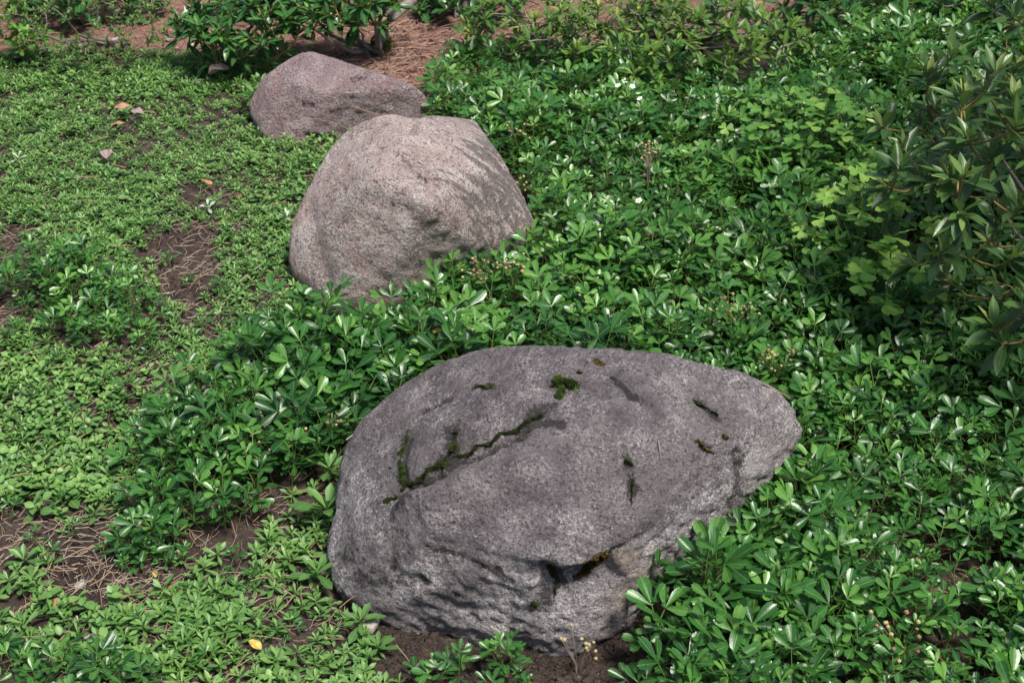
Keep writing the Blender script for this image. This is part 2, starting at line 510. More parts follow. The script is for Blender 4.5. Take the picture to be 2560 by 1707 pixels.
M_SOIL, M_PATH = soil_mat(), path_mat()

# ------------------------------------------------------------------ ground sheet and path
def axis(lo, hi, step, far):
    a = list(np.arange(lo, hi + 1e-6, step))
    s, x = step, a[-1]
    while x < far:
        s *= 1.35; x += s; a.append(x)
    s, x = step, a[0]
    while x > -far:
        s *= 1.35; x -= s; a.insert(0, x)
    return np.array(a)

def sheet(xs, ys, lift, mat, name, keep=None):
    X, Y = np.meshgrid(xs, ys)
    x, y = X.ravel(), Y.ravel()
    z = ground_z(x, y)
    far = np.clip((np.hypot(x, y - 2) - 4) / 4, 0, 1)
    z = z * (1 - far) + lift
    v = np.stack([x, y, z], 1)
    nx, ny = len(xs), len(ys)
    idx = np.arange(nx * ny).reshape(ny, nx)
    f = np.stack([idx[:-1, :-1], idx[:-1, 1:], idx[1:, 1:], idx[1:, :-1]], -1).reshape(-1, 4)
    if keep is not None:
        c = v[f].mean(1)
        f = f[keep(c[:, 0], c[:, 1])]
        u = np.unique(f)
        mp = np.full(len(v), -1); mp[u] = np.arange(len(u))
        v, f = v[u], mp[f]
    return link(name, np_mesh(name, v, f, None, None, [mat]))

ground = tag(sheet(axis(-1.9, 1.9, 0.013, 60), axis(0.7, 4.3, 0.013, 60), 0.0, M_SOIL, 'ground'),
             'dark brown garden soil under the plants and boulders', 'soil', kind='structure')
PATH_EDGE = [spot(x, y, 0) for x, y in [(-700, 150), (-200, 135), (0, 125), (150, 118), (380, 112), (600, 120), (760, 165), (840, 205), (960, 215), (1040, 195), (1090, 120), (1300, 95), (1700, 70), (2300, 40), (3000, 30)]]
def edge_y(x):
    return np.interp(x, [p.x for p in PATH_EDGE], [p.y for p in PATH_EDGE])
def make_path():
    xs = np.arange(-3.0, 3.0, 0.015)
    ss = np.concatenate([np.arange(0, .3, .015), np.arange(.3, 3.0, .03)])
    wob = 0.07 * fbm(np.stack([xs * 5, xs * 0, xs * 0], 1), 4, 3)
    X, S = np.meshgrid(xs, ss)
    Y = edge_y(X) + wob[None] * (1 - np.clip(S / .3, 0, 1)) + S
    x, y = X.ravel(), Y.ravel()
    z = ground_z(x, y) + .006 - .012 * (S.ravel() < .001) + .004 * fbm(np.stack([x * 40, y * 40, x * 0], 1), 2, 13)
    idx = np.arange(x.size).reshape(X.shape)
    f = np.stack([idx[:-1, :-1], idx[:-1, 1:], idx[1:, 1:], idx[1:, :-1]], -1).reshape(-1, 4)
    return link('path', np_mesh('path', np.stack([x, y, z], 1), f, None, None, [M_PATH]))
path = tag(make_path(), 'pinkish path covered with dry pine needles', 'path', kind='structure')

# ------------------------------------------------------------------ boulders
def icosphere(sub):
    bm = bmesh.new()
    bmesh.ops.create_icosphere(bm, subdivisions=sub, radius=1.0)
    v = np.array([q.co[:] for q in bm.verts])
    f = np.array([[q.index for q in p.verts] for p in bm.faces])
    bm.free()
    return v, f

def normals(v, f):
    n = np.zeros_like(v)
    fn = np.cross(v[f[:, 1]] - v[f[:, 0]], v[f[:, 2]] - v[f[:, 0]])
    for k in range(3): np.add.at(n, f[:, k], fn)
    return n / np.maximum(np.linalg.norm(n, axis=1, keepdims=True), 1e-12)

def laplace(val, f, it):
    e = np.vstack([f[:, [0, 1]], f[:, [1, 2]], f[:, [2, 0]]])
    cnt = np.zeros(len(val)); np.add.at(cnt, e[:, 0], 1)
    for _ in range(it):
        s = np.zeros_like(val)
        np.add.at(s, e[:, 0], val[e[:, 1]])
        val = 0.5 * val + 0.5 * s / (cnt if val.ndim == 1 else cnt[:, None])
    return val

def poly_dist(v, pl):
    """distance of every vertex to a 3D polyline and the nearest point"""
    best = np.full(len(v), 1e9); near = np.zeros_like(v); tt = np.zeros(len(v))
    for i in range(len(pl) - 1):
        a, b = np.array(pl[i]), np.array(pl[i + 1])
        ab = b - a
        t = np.clip(((v - a) @ ab) / (ab @ ab + 1e-12), 0, 1)
        q = a + t[:, None] * ab
        d = np.linalg.norm(v - q, axis=1)
        m = d < best
        best[m] = d[m]; near[m] = q[m]; tt[m] = (i + t[m]) / (len(pl) - 1)
    return best, near, tt

BOULDERS = []
def boulder(name, label, pts, low, sub, mat, cuts, seed, rough=1.0, smooth=14, lumps=1.0, strata=1.0):
    P = [np.array(spot(x, y, z)) for x, y, z in pts] + [np.array(q) for q in low]
    bm = bmesh.new()
    for p in P: bm.verts.new(p)
    bmesh.ops.convex_hull(bm, input=bm.verts)
    hull = BVHTree.FromBMesh(bm)
    bm.free()
    P = np.array(P)
    c = Vector((P.min(0) + P.max(0)) / 2)
    d, f = icosphere(sub)
    r = np.array([hull.ray_cast(c, Vector(q))[3] or 0.1 for q in d])
    r = laplace(r, f, smooth) * 1.012
    cc = np.array(c)
    v = cc + d * r[:, None]
    n = normals(v, f)
    # features, located by looking at the smooth body
    body = BVHTree.FromPolygons(v.tolist(), f.tolist())
    def hit(x, y):
        o = Vector((0, 0, CAM_H))
        q = body.ray_cast(o, (spot(x, y, 0) - o).normalized())[0]
        return q if q is not None else None
    disp = np.zeros(len(v))
    disp += lumps * 0.011 * fbm(v * 6.0, 3, seed)
    disp += rough * 0.0042 * fbm(v * 19, 4, seed + 20)
    rid = 1 - np.abs(fbm(v * np.array([26, 26, 44]), 3, seed + 40))
    disp -= rough * 0.0028 * np.clip(rid - 0.90, 0, 1) / 0.10
    front = np.clip(0.6 - n[:, 2], 0, 1)                 # broken, unweathered sides are rougher than the top
    disp += rough * front * 0.010 * fbm(v * np.array([30, 30, 62]), 4, seed + 60)
    disp += rough * (0.0022 + 0.0022 * front) * fbm(v * 95, 2, seed + 80)
    s_ = v @ np.array([.5, .05, .86]) / 0.021 + 1.1 * fbm(v * 9, 3, seed + 70)
    saw = (s_ - np.floor(s_)) ** 2.2
    msk = np.clip(front * 2 - .25, 0, 1) * np.clip(.5 + 1.6 * fbm(v * 7, 2, seed + 75), 0, 1)
    disp -= rough * strata * 0.0075 * saw * msk
    pit = np.clip(fbm(v * 48, 3, seed + 77) - .22, 0, 1)
    disp -= rough * 0.012 * pit
    stain = np.zeros(len(v))
    tan = np.zeros(len(v))
    vw = v + np.stack([.008 * fbm(v * 28 + 5 * k, 2, seed + 91 + k) + .0035 * fbm(v * 95 + 3 * k, 1, seed + 95 + k) for k in range(3)], 1)
    for kind, path_, w, depth in cuts:
        pl = [hit(*q) for q in path_]
        pl = [q for q in pl if q is not None]
        if kind == 'notch' and pl:
            pl = [pl[0] + Vector((.03, .16, -.04)), pl[0] + Vector((.015, .06, .0))] + pl
            kind = 'dent'
        if len(pl) < 2: continue
        dist, near, tt = poly_dist(v if kind == 'dent' else vw, pl)
        ends = np.clip(np.minimum(tt, 1 - tt) * 6, 0.15, 1)
        if kind == 'crack':
            disp -= depth * ends * np.exp(-(dist / (w * .8)) ** 1.3)
            stain = np.maximum(stain, ends * np.exp(-(dist / (w * 1.5)) ** 2) * (.55 + .9 * (vnoise(v * 60, seed) - .3)))
        elif kind == 'tan':
            tan = np.maximum(tan, depth * np.exp(-(dist / w) ** 2))
        elif kind == 'stain':
            stain = np.maximum(stain, depth * np.exp(-(dist / w) ** 2) * (.6 + 1.2 * (vnoise(v * 45, seed) - .3)))
        elif kind == 'dent':
            disp -= depth * np.exp(-(dist / w) ** 2)
        elif kind == 'lip':                              # ledge: the body below the line falls back
            side = near[:, 2] - v[:, 2]
            s = np.clip(side / 0.006, 0, 1)
            disp -= depth * ends * s * np.exp(-(dist / w) ** 2)
            disp += depth * 0.25 * ends * (1 - s) * np.exp(-(dist / (w * 0.4)) ** 2)
    v = v + n * disp[:, None]
    v0 = v - cc
    me = bpy.data.meshes.new(name)
    me.from_pydata(v0.tolist(), [], f.tolist())
    me.polygons.foreach_set('use_smooth', np.ones(len(f), bool))
    me.materials.append(mat)
    at = me.attributes.new('tan', 'FLOAT', 'POINT')
    at.data.foreach_set('value', tan.astype(np.float32))
    at = me.attributes.new('stain', 'FLOAT', 'POINT')
    at.data.foreach_set('value', np.clip(stain, 0, 1).astype(np.float32))
    o = link(name, me)
    o.location = c
    tag(o, label, 'boulder')
    tree = BVHTree.FromPolygons(v.tolist(), f.tolist())
    BOULDERS.append((tree, v.min(0), v.max(0)))
    return o, tree, c

def inside(p, pad=0.0):
    for tree, lo, hi in BOULDERS:
        if p.x < lo[0] - .02 or p.x > hi[0] + .02 or p.y < lo[1] - .02 or p.y > hi[1] + .02 or p.z > hi[2] + .02: continue
        q, n, _, dd = tree.find_nearest(p)
        if q is None: continue
        if (p - q).dot(n) < pad: return True
    return False

def ring(pts, shrink, z):
    c = sum((Vector(p) for p in pts), Vector()) / len(pts)
    return [(c.x + (p[0] - c.x) * shrink, c.y + (p[1] - c.y) * shrink, z) for p in pts]

# front boulder ---------------------------------------------------
b1_top = [(1000, 838, .205), (1110, 797, .25), (1250, 793, .282), (1420, 801, .288), (1540, 818, .278), (1700, 858, .24), (1790, 893, .205), (1826, 930, .175), (1846, 985, .14), (1838, 1020, .115)]
b1_side = [(1740, 1110, .075), (1660, 1215, .05), (1540, 1345, .025), (1440, 1432, .015), (1340, 1480, .012), (1200, 1455, .02), (1100, 1425, .025), (980, 1396, .02), (870, 1398, .012), (785, 1365, .012), (752, 1285, .03), (772, 1200, .065), (783, 1110, .10), (783, 1040, .12), (828, 968, .15), (880, 928, .17), (930, 880, .19)]
b1_face = [(1000, 1100, .20), (1200, 1015, .258), (1440, 1005, .266), (1600, 1035, .225), (1700, 1000, .20), (825, 1205, .10), (1000, 1215, .158), (1250, 1275, .168), (1425, 1243, .168), (1590, 1180, .135)]
foot = [spot(*q) for q in b1_side[:13]]
b1_low = ring(foot, 0.86, -0.05) + [(-.20, 1.80, -.03), (.05, 1.88, -.03), (.28, 1.82, -.03), (.02, 1.82, .10), (.20, 1.80, .08), (-.14, 1.76, .06)]
b1_cuts = [
    ('crack', [(1262, 925), (1257, 945), (1233, 960), (1203, 972), (1187, 992), (1150, 997), (1127, 1021), (1098, 1023), (1077, 1046), (1043, 1051), (1022, 1073), (984, 1079), (965, 1104), (933, 1114), (915, 1141), (885, 1152)], .008, .020),
    ('crack', [(940, 985), (928, 1040), (920, 1090), (930, 1120)], .007, .010),
    ('crack', [(1040, 990), (1020, 1040), (990, 1080)], .008, .010),
    ('crack', [(1190, 985), (1260, 970), (1310, 980)], .006, .008),
    ('crack', [(1590, 918), (1630, 938), (1665, 965)], .006, .012),
    ('crack', [(1600, 1015), (1640, 1045)], .007, .012),
    ('crack', [(1435, 1055), (1452, 1085), (1455, 1120), (1448, 1165)], .006, .016),
    ('crack', [(1100, 885), (1140, 892)], .006, .008),
    ('crack', [(1380, 840), (1420, 868), (1455, 905), (1490, 930)], .006, .008),
    ('crack', [(950, 955), (1000, 930), (1060, 905)], .005, .006),
    ('crack', [(960, 1235), (1050, 1270), (1140, 1320), (1200, 1345)], .004, .006),
    ('crack', [(1010, 1185), (1090, 1215), (1180, 1265)], .003, .004),
    ('crack', [(860, 1290), (980, 1330), (1100, 1380)], .004, .006),
    ('crack', [(1690, 1020), (1700, 1080), (1690, 1130)], .008, .010),
    ('dent', [(1000, 1045), (1100, 1010), (1180, 970)], .035, .012),
    ('lip', [(1240, 985), (1130, 1040), (1040, 1080), (960, 1116), (880, 1160)], .07, -.018),
    ('lip', [(1250, 1292), (1290, 1300), (1350, 1282), (1410, 1248)], .060, .042),
    ('dent', [(1260, 1310), (1300, 1345)], .020, .014),
    ('stain', [(1040, 990), (1030, 1040), (990, 1080)], .022, .9),
    ('stain', [(1250, 930), (1200, 975), (1130, 1020), (1050, 1058), (960, 1110)], .013, 1.0),
    ('stain', [(930, 1000), (922, 1090)], .010, .8),
    ('stain', [(900, 1165), (960, 1140)], .012, .7),
    ('stain', [(1270, 1310), (1300, 1360), (1230, 1385)], .022, .7),
    ('stain', [(1700, 1070), (1690, 1140)], .02, .8),
    ('tan', [(1430, 1290), (1470, 1320), (1440, 1370)], .035, .9),
    ('stain', [(790, 1270), (850, 1330), (950, 1350)], .03, .5),
]
b1, t1, c1 = boulder('boulder', 'large dark grey granite boulder with mossy cracks resting on bare soil', b1_top + b1_side + b1_face, b1_low, 7, M_B1, b1_cuts, 3, 1.0, 5, .7, .6)

# middle boulder --------------------------------------------------
b2_pts = [(800, 298, .25), (850, 273, .275), (890, 264, .285), (950, 272, .285), (1000, 269, .28), (1052, 290, .262), (1100, 318, .24), (1142, 350, .21), (1168, 390, .18), (1195, 440, .14), (1215, 490, .095), (1235, 530, .06), (1215, 565, .03),
          (760, 338, .225), (725, 398, .19), (698, 465, .15), (664, 530, .10), (657, 585, .065), (668, 625, .04), (720, 660, .02), (770, 682, .01), (835, 700, .0), (900, 690, .0), (1000, 650, .0), (1120, 610, .0),
          (868, 395, .272), (985, 470, .225), (1085, 560, .115), (745, 520, .15), (800, 615, .075)]
foot2 = [spot(*q) for q in b2_pts[10:25]]
b2_low = ring(foot2, 0.85, -0.05) + [(-.30, 2.55, -.02), (-.1, 2.62, -.02), (.02, 2.52, -.02), (-.22, 2.5, .2), (-.08, 2.52, .2)]
b2_cuts = [('notch', [(932, 272), (934, 282), (936, 292)], .017, .034),
           ('dent', [(708, 480), (722, 540), (735, 600), (750, 640)], .018, .006),
           ('crack', [(900, 340), (960, 400), (1010, 440)], .004, .002)]
b2, t2, c2 = boulder('boulder', 'pale pink granite boulder with a notched top and dark streaked flank', b2_pts, b2_low, 6, M_B2, b2_cuts, 8, 0.6, 3, .4, .1)

# far boulder -----------------------------------------------------
b3_pts = [(572, 243, .055), (588, 212, .085), (604, 178, .115), (640, 150, .14), (680, 124, .162), (712, 116, .17), (738, 125, .165), (775, 146, .15), (830, 165, .135), (900, 184, .12), (950, 194, .11), (972, 210, .09), (984, 235, .06), (978, 258, .03), (930, 285, .01), (850, 310, .0), (760, 325, .0), (690, 332, .0), (640, 330, .0), (608, 315, .01), (594, 285, .03), (574, 256, .045),
          (680, 190, .14), (620, 220, .10), (760, 215, .12), (850, 225, .095), (930, 230, .075), (700, 280, .05), (640, 280, .045)]
foot3 = [spot(*q) for q in b3_pts[12:22]]
b3_low = ring(foot3, 0.9, -0.04) + [(-.62, 3.12, -.02), (-.42, 3.16, -.02), (-.3, 3.1, -.02)]
b3_cuts = [('crack', [(800, 185), (830, 178), (848, 172)], .006, .010), ('crack', [(735, 255), (790, 252), (860, 258), (905, 255)], .003, .002),
           ('crack', [(690, 300), (740, 318), (760, 322)], .006, .008), ('crack', [(640, 210), (690, 235), (740, 240)], .004, .003)]
b3, t3, c3 = boulder('boulder', 'mauve peaked boulder standing beside the needle path', b3_pts, b3_low, 6, M_B3, b3_cuts, 15, 0.5, 2, 0.3, .3)

# moss on the boulders: cushions of fine upright shoots, set in the cracks and hollows
def moss(parent, tree, c, lines, mat, length=0.005, dens=1.0, seed=0):
    rg = random.Random(seed)
    g = Geo()
    o = Vector((0, 0, CAM_H))
    for path_, rad in lines:
        for (xa, ya), (xb, yb) in zip(path_[:-1], path_[1:]):
            L = math.hypot(xb - xa, yb - ya)
            n = int((L * rad * 0.55 + rad * rad * 1.6) * dens)
            for _ in range(n):
                t = rg.random()
                a, q = rg.random() * 6.283, rad * abs(rg.gauss(0, .62)) * (0.75 + 0.4 * math.sin(5 * t + seed))
                x, y = xa + (xb - xa) * t + math.cos(a) * q, ya + (yb - ya) * t + math.sin(a) * q * 0.75
                p, nn, _, _ = tree.ray_cast(o, (spot(x, y, 0) - o).normalized())
                if p is None: continue
                k = 1 - min(1, q / rad) ** 2 * 0.6
                if vnoise(np.array([[p.x * 90, p.y * 90, p.z * 90]]), seed)[0] < .30 + .35 * min(1, q / rad): continue
                d = (nn + Vector((rg.uniform(-.4, .4), rg.uniform(-.4, .4), rg.uniform(0, .5)))).normalized()
                l = length * k * rg.uniform(.6, 1.3)
                g.tube([p - c - d * 0.002, p - c + d * l * .6, p - c + d * l], length * .26, length * .05, 3, rg.random())
    if len(g.v): return link('moss_patch', g.mesh('moss_patch', [mat], False), parent)

moss(b1, t1, c1, [([(1280, 878), (1318, 890)], 17), ([(1290, 900), (1285, 915)], 7)], M_MOSS, .010, 2.4, 1)
moss(b1, t1, c1, [([(1245, 955), (1203, 972), (1187, 992), (1150, 997), (1127, 1021), (1098, 1023), (1077, 1046)], 9)], M_MOSSD, .0035, 2.4, 2)
moss(b1, t1, c1, [([(1077, 1044), (1043, 1050), (1022, 1072), (984, 1078), (965, 1103), (933, 1113), (915, 1140), (885, 1152)], 9), ([(1048, 1025), (1010, 1070)], 19)], M_MOSSD, .0035, 2.6, 3)
moss(b1, t1, c1, [([(940, 988), (932, 1020)], 4), ([(930, 1020), (918, 1060), (926, 1110)], 13), ([(885, 1072), (905, 1076)], 6)], M_MOSS, .0035, 2.4, 4)
moss(b1, t1, c1, [([(1040, 990), (1050, 994)], 12)], M_MOSSD, .004, 1.6, 5)
moss(b1, t1, c1, [([(1325, 1322), (1370, 1292), (1392, 1270)], 16)], M_MOSSB, .006, 1.6, 6)
moss(b1, t1, c1, [([(1262, 1300), (1280, 1335)], 13), ([(1222, 1382), (1232, 1388)], 10), ([(1275, 1350), (1275, 1365)], 6)], M_MOSSD, .004, 1.5, 7)
moss(b1, t1, c1, [([(1592, 920), (1630, 940), (1665, 965)], 4.5)], M_MOSSD, .004, 2.0, 8)
moss(b1, t1, c1, [([(1600, 1012), (1640, 1043)], 6)], M_MOSSB, .004, 2.0, 9)
moss(b1, t1, c1, [([(1660, 1000), (1668, 1008)], 6)], M_MOSSB, .004, 2.0, 19)
moss(b1, t1, c1, [([(1095, 888), (1135, 893)], 5)], M_MOSSD, .005, 2.0, 10)
moss(b1, t1, c1, [([(1365, 828), (1385, 838)], 8), ([(1328, 855), (1334, 857)], 6)], M_MOSSB, .004, 1.8, 11)
moss(b1, t1, c1, [([(1395, 868), (1430, 872)], 4)], M_MOSS, .004, 1.8, 12)
moss(b1, t1, c1, [([(1455, 1100), (1450, 1160)], 4), ([(1440, 1052), (1455, 1068)], 5)], M_MOSSD, .003, 2.0, 13)

# ------------------------------------------------------------------ planting plan
def plan(pts, z=0.0): return [spot(x, y, z) for x, y in pts]
CINQ = plan([(985, 125), (1060, 85), (1200, 80), (1330, 110), (1600, 150), (1780, 160), (1860, 90), (1950, -80), (2900, -80), (2900, 1850), (1400, 1850), (1430, 1640), (1450, 1570), (1485, 1480), (1545, 1400), (1630, 1290), (1680, 1190), (1750, 1100), (1820, 1030), (1820, 960), (1700, 920), (1420, 860), (1120, 860), (1020, 900), (870, 1000), (800, 1060), (720, 1070), (650, 1110), (540, 1150), (440, 1210), (310, 1215), (285, 1170), (290, 1040), (340, 945), (420, 890), (490, 825), (580, 750), (655, 690), (690, 690), (760, 740), (860, 735), (960, 655), (1100, 595), (1222, 555), (1235, 520), (1200, 420), (1130, 320), (1040, 270), (1000, 255), (1005, 200)], 0.05)
CLUMP = plan([(20, 640), (70, 605), (190, 590), (310, 625), (360, 680), (370, 740), (310, 785), (200, 790), (100, 760), (40, 700)], 0.03)
CORNER = plan([(-200, 1540), (60, 1520), (250, 1525), (340, 1560), (350, 1700), (-200, 1700)], 0.03)
SMALL = [plan([(285, 1250), (350, 1235), (390, 1280), (340, 1320), (285, 1310)], .02), plan([(1120, 1585), (1180, 1585), (1190, 1625), (1110, 1625)], .01), plan([(960, 1625), (1060, 1625), (1060, 1680), (940, 1680)], .01)]
ENTRY = [CINQ, CLUMP, CORNER] + SMALL
BARE = [(110, 1250, 190, 75, .9), (250, 1335, 150, 55, .9), (15, 640, 80, 120, .85), (425, 620, 85, 100, 1.0), (470, 745, 70, 40, .9), (330, 870, 60, 40, .7), (620, 1180, 60, 40, .5), (200, 960, 70, 30, .5), (430, 590, 70, 60, 1.0), (415, 660, 45, 50, 1.0), (475, 730, 45, 30, .9), (20, 590, 60, 40, .8), (10, 690, 40, 90, .9), (160, 1235, 150, 60, .85), (210, 1330, 130, 50, .8), (330, 1370, 60, 40, .8), (370, 1470, 90, 30, .7), (480, 460, 60, 25, .8), (520, 520, 60, 25, .6), (1150, 1500, 330, 90, 1.0), (850, 1420, 120, 30, .9), (30, 350, 60, 20, .5), (130, 1180, 80, 25, .5), (560, 1400, 90, 40, .35), (660, 1330, 60, 40, .3)]
CARPET = plan([(-300, 130), (150, 112), (420, 118), (600, 140), (700, 110), (830, 175), (900, 195), (1000, 250), (1000, 290), (1000, 420), (700, 700), (800, 1000), (800, 1400), (900, 1470), (1000, 1700), (-300, 1800), (-300, 900)], 0.01)

def jitter_points(x0, x1, y0, y1, step, jit=0.5):
    xs, ys = np.meshgrid(np.arange(x0, x1, step), np.arange(y0, y1, step * 0.9))
    xs = xs + (np.arange(xs.shape[0]) % 2)[:, None] * step * 0.5
    xs = xs.ravel() + (nrg.random(xs.size) - .5) * step * 2 * jit
    ys = ys.ravel() + (nrg.random(ys.size) - .5) * step * 2 * jit
    return xs, ys

# ------------------------------------------------------------------ three-toothed cinquefoil
def cinq_leaf(rg, size, near, tint):
    """one leaf: three wedge leaflets with toothed tips, base at the origin, along +Y"""
    g = Geo()
    rows, cols = (6, 5) if near else (4, 3)
    old = False
    for k, a in enumerate((0, 1, -1)):
        l = size * (1.0 if k == 0 else rg.uniform(.82, .96))
        b = blade(l, l * rg.uniform(.36, .46), rows, cols, OBL, rg.uniform(.25, .6), rg.uniform(.0, .16), True, rg.uniform(0, .08), tint=0.01 if old and k == 1 else min(1, max(.06, tint + rg.uniform(-.1, .1))), seed=rg.randint(0, 99))
        M = Matrix.Rotation(-a * R(rg.uniform(46, 66)), 4, 'Z') @ Matrix.Rotation(R(rg.uniform(-6, 14)), 4, 'X') @ Matrix.Rotation(R(rg.uniform(-16, 16)), 4, 'Y')
        g.join(b, M)
    return g

def cinq_sprig(seed, near=True):
    """stem geometry + list of (leaf geometry, matrix)"""
    rg = random.Random(seed)
    h = rg.uniform(.044, .066)
    kk = rg.uniform(.78, 1.22)
    stem = Geo()
    lean = dirv(rg.random() * 6.28, R(78))
    top = Vector((lean.x * h, lean.y * h, h))
    stem.tube([(0, 0, -.02), top * .5 + Vector((rg.uniform(-.003, .003), rg.uniform(-.003, .003), 0)), top], .0012, .0008, 3, .5, 1)
    leaves = []
    n = rg.randint(4, 7)
    az = rg.random() * 6.28
    for i in range(n):
        az += 2.4 + rg.uniform(-.35, .35)
        q = i / (n - 1)
        base = top * (0.5 + 0.5 * q)
        size = kk * rg.uniform(.024, .033) * (1.0 if q < .75 else rg.uniform(.6, .9))
        el = R(12 + 45 * q + rg.uniform(-12, 12))
        pl = rg.uniform(.018, .040) * (1 - .35 * q)
        pd = dirv(az, el + R(18))
        e = base + pd * pl
        stem.tube([base, base + pd * pl * .5 + Vector((0, 0, -.001)), e], .0007, .0006, 3, .5, 1)
        tint = rg.uniform(.06, .45) if q < .7 else rg.uniform(.4, .9)
        leaves.append((cinq_leaf(rg, size, near, tint), frame(e, dirv(az + rg.uniform(-.4, .4), el * .75), R(rg.uniform(-25, 25)))))
    return stem, leaves

NP = 26
sprig_near = [cinq_sprig(100 + i, True) for i in range(NP)]
sprig_far = [cinq_sprig(100 + i, False) for i in range(NP)]
def flat(sp):
    g = Geo().join(sp[0])
    for l, M in sp[1]: g.join(l, M)
    return g
flat_near = [flat(s) for s in sprig_near]
flat_far = [flat(s) for s in sprig_far]

px, py = jitter_points(-1.7, 1.75, 0.85, 4.1, 0.0295, .5)
ok = np.zeros(len(px), bool)
zone_of = np.full(len(px), -1)
for zi, pl in enumerate(ENTRY):
    q = in_poly(px, py, pl)
    zone_of[q & ~ok] = zi
    ok |= q
frac = np.zeros(len(px))
for k in range(8):
    ox, oy = px + .07 * math.cos(k * .785), py + .07 * math.sin(k * .785)
    e = np.zeros(len(px), bool)
    for pl in ENTRY: e |= in_poly(ox, oy, pl)
    frac += e / 8
hn = fbm(np.stack([px * 5, py * 5, px * 0], 1), 3, 71)
gzv = ground_z(px, py)
sprigs = []
for i in np.nonzero(ok)[0]:
    base = Vector((px[i], py[i], gzv[i]))
    if inside(base + Vector((0, 0, .03)), .012): continue
    if rnd.random() < .08 + .9 * max(0, -hn[i] - .12): continue
    z = zone_of[i]
    near_rock = inside(base + Vector((0, 0, .05)), .09)
    if not near_rock and z in (0, 2) and rnd.random() < .55 * (1 - frac[i]): continue
    s = (1.0 if near_rock else .62 + .38 * frac[i]) * (1.12 + .55 * hn[i]) * rnd.uniform(.75, 1.22)
    if z == 1: s *= .9
    if z >= 3: s *= .72
    M = Matrix.Translation(base) @ Matrix.Rotation(rnd.gauss(0, .2), 4, 'X') @ Matrix.Rotation(rnd.gauss(0, .2), 4, 'Y') @ Matrix.Rotation(rnd.random() * 6.283, 4, 'Z') @ Matrix.Scale(s, 4)
    sprigs.append([rnd.randrange(NP), M, z, base])
for _ in range(90):                                       # stray seedlings in the carpet
    b_ = spot(rnd.uniform(0, 720), rnd.uniform(480, 1540), 0)
    b_.z = gz1(b_.x, b_.y)
    if inside(b_ + Vector((0, 0, .03)), .02): continue
    sprigs.append([rnd.randrange(NP), Matrix.Translation(b_ - Vector((0, 0, .012))) @ Matrix.Rotation(rnd.random() * 6.283, 4, 'Z') @ Matrix.Scale(rnd.uniform(.4, .62), 4), 9, b_])
for x, y, z in [(1135, 1545, 4), (1165, 1560, 4), (1190, 1550, 4), (1000, 1575, 5), (1045, 1580, 5), (960, 1590, 5), (310, 1265, 3), (345, 1260, 3), (330, 1285, 3), (300, 1290, 3), (60, 1560, 2), (150, 1555, 2), (230, 1560, 2), (20, 1540, 2)]:
    b_ = spot(x, y, 0)
    b_.z = gz1(b_.x, b_.y)
    sprigs.append([rnd.randrange(NP), Matrix.Translation(b_ - Vector((0, 0, .015))) @ Matrix.Rotation(rnd.random() * 6.283, 4, 'Z') @ Matrix.Scale(rnd.uniform(.75, .95) * (1.2 if z == 2 else 1), 4), z, b_])
# drop or lower any sprig whose leaf tips would run into stone
clean = []
for sp in sprigs:
    bad = 0
    for l, Ml in sprig_far[sp[0]][1]:
        p = (sp[1] @ Ml) @ Vector((0, .028, 0))
        if inside(p, -.002): bad += 1
    if bad >= 2:
        M2 = sp[1] @ Matrix.Scale(.72, 4)
        sp[1] = M2
        bad2 = sum(inside((M2 @ Ml) @ Vector((0, .028, 0)), -.002) for l, Ml in sprig_far[sp[0]][1])
        if bad2 >= 3: continue
    clean.append(sp)
sprigs = clean
B = np.array([s[3] for s in sprigs])
sx, sy, sd = seen(B + np.array([0, 0, .06]))
vis = (sx > 15) & (sx < 2337) & (sy > 15) & (sy < 1560)
order = np.argsort(np.where(vis, sd, 99))
solo = set(order[:300].tolist())
CG = 'cinquefoil sprigs in the glossy ground cover'
MARKS = [(2260, 1150, 'around the large brown dead leaf'), (2060, 1490, 'around the pinkish brown seed heads'), (1560, 1450, 'at the undercut lower rim of the large grey boulder'),
         (1720, 1180, 'overhanging the broad end of the large grey boulder'), (1900, 940, 'behind the far shoulder of the large grey boulder'), (2200, 960, 'in deep shade below the tall dark azalea'),
         (1850, 1330, 'in the thick patch off the grey boulder broad end'), (2270, 1400, 'in the open patch past the pinkish brown seed heads'), (1640, 1560, 'beside the dry forked seed stalks on bare soil'),
         (640, 1020, 'beside the hollow of brown and straw seed heads'), (420, 1120, 'on the rim where cinquefoil meets worn soil'), (450, 900, 'facing the light green rosette carpet'),
         (860, 870, 'touching the mossy crest side of the large grey boulder'), (1110, 780, 'among brown seed heads behind the grey boulder crest'), (800, 720, 'at the foot of the pale pink boulder'), (1690, 745, 'among mixed seed heads up from the grey boulder crest')]
def cinq_label(x, y, z):
    if z == 1: return 'cinquefoil sprig in the round clump surrounded by the low rosette carpet'
    if z == 2: return 'cinquefoil sprig in the small patch among dead stems and rosettes'
    if z == 9: return 'small cinquefoil seedling ' + min(RMARKS + [(420, 620, 'beside the bare strip near the pink boulder'), (200, 560, 'in the closed rosette carpet')], key=lambda m: (m[0] - x) ** 2 + (m[1] - y) ** 2)[2]
    if z >= 3: return ['small cinquefoil sprig standing alone beside worn soil and a bark flake', 'lone cinquefoil sprig sprouting from bare soil before the grey boulder', 'cinquefoil sprig where rosettes meet the bare dark soil'][z - 3]
    return 'glossy cinquefoil sprig ' + min(MARKS, key=lambda m: (m[0] - x) ** 2 + (m[1] - y) ** 2)[2]
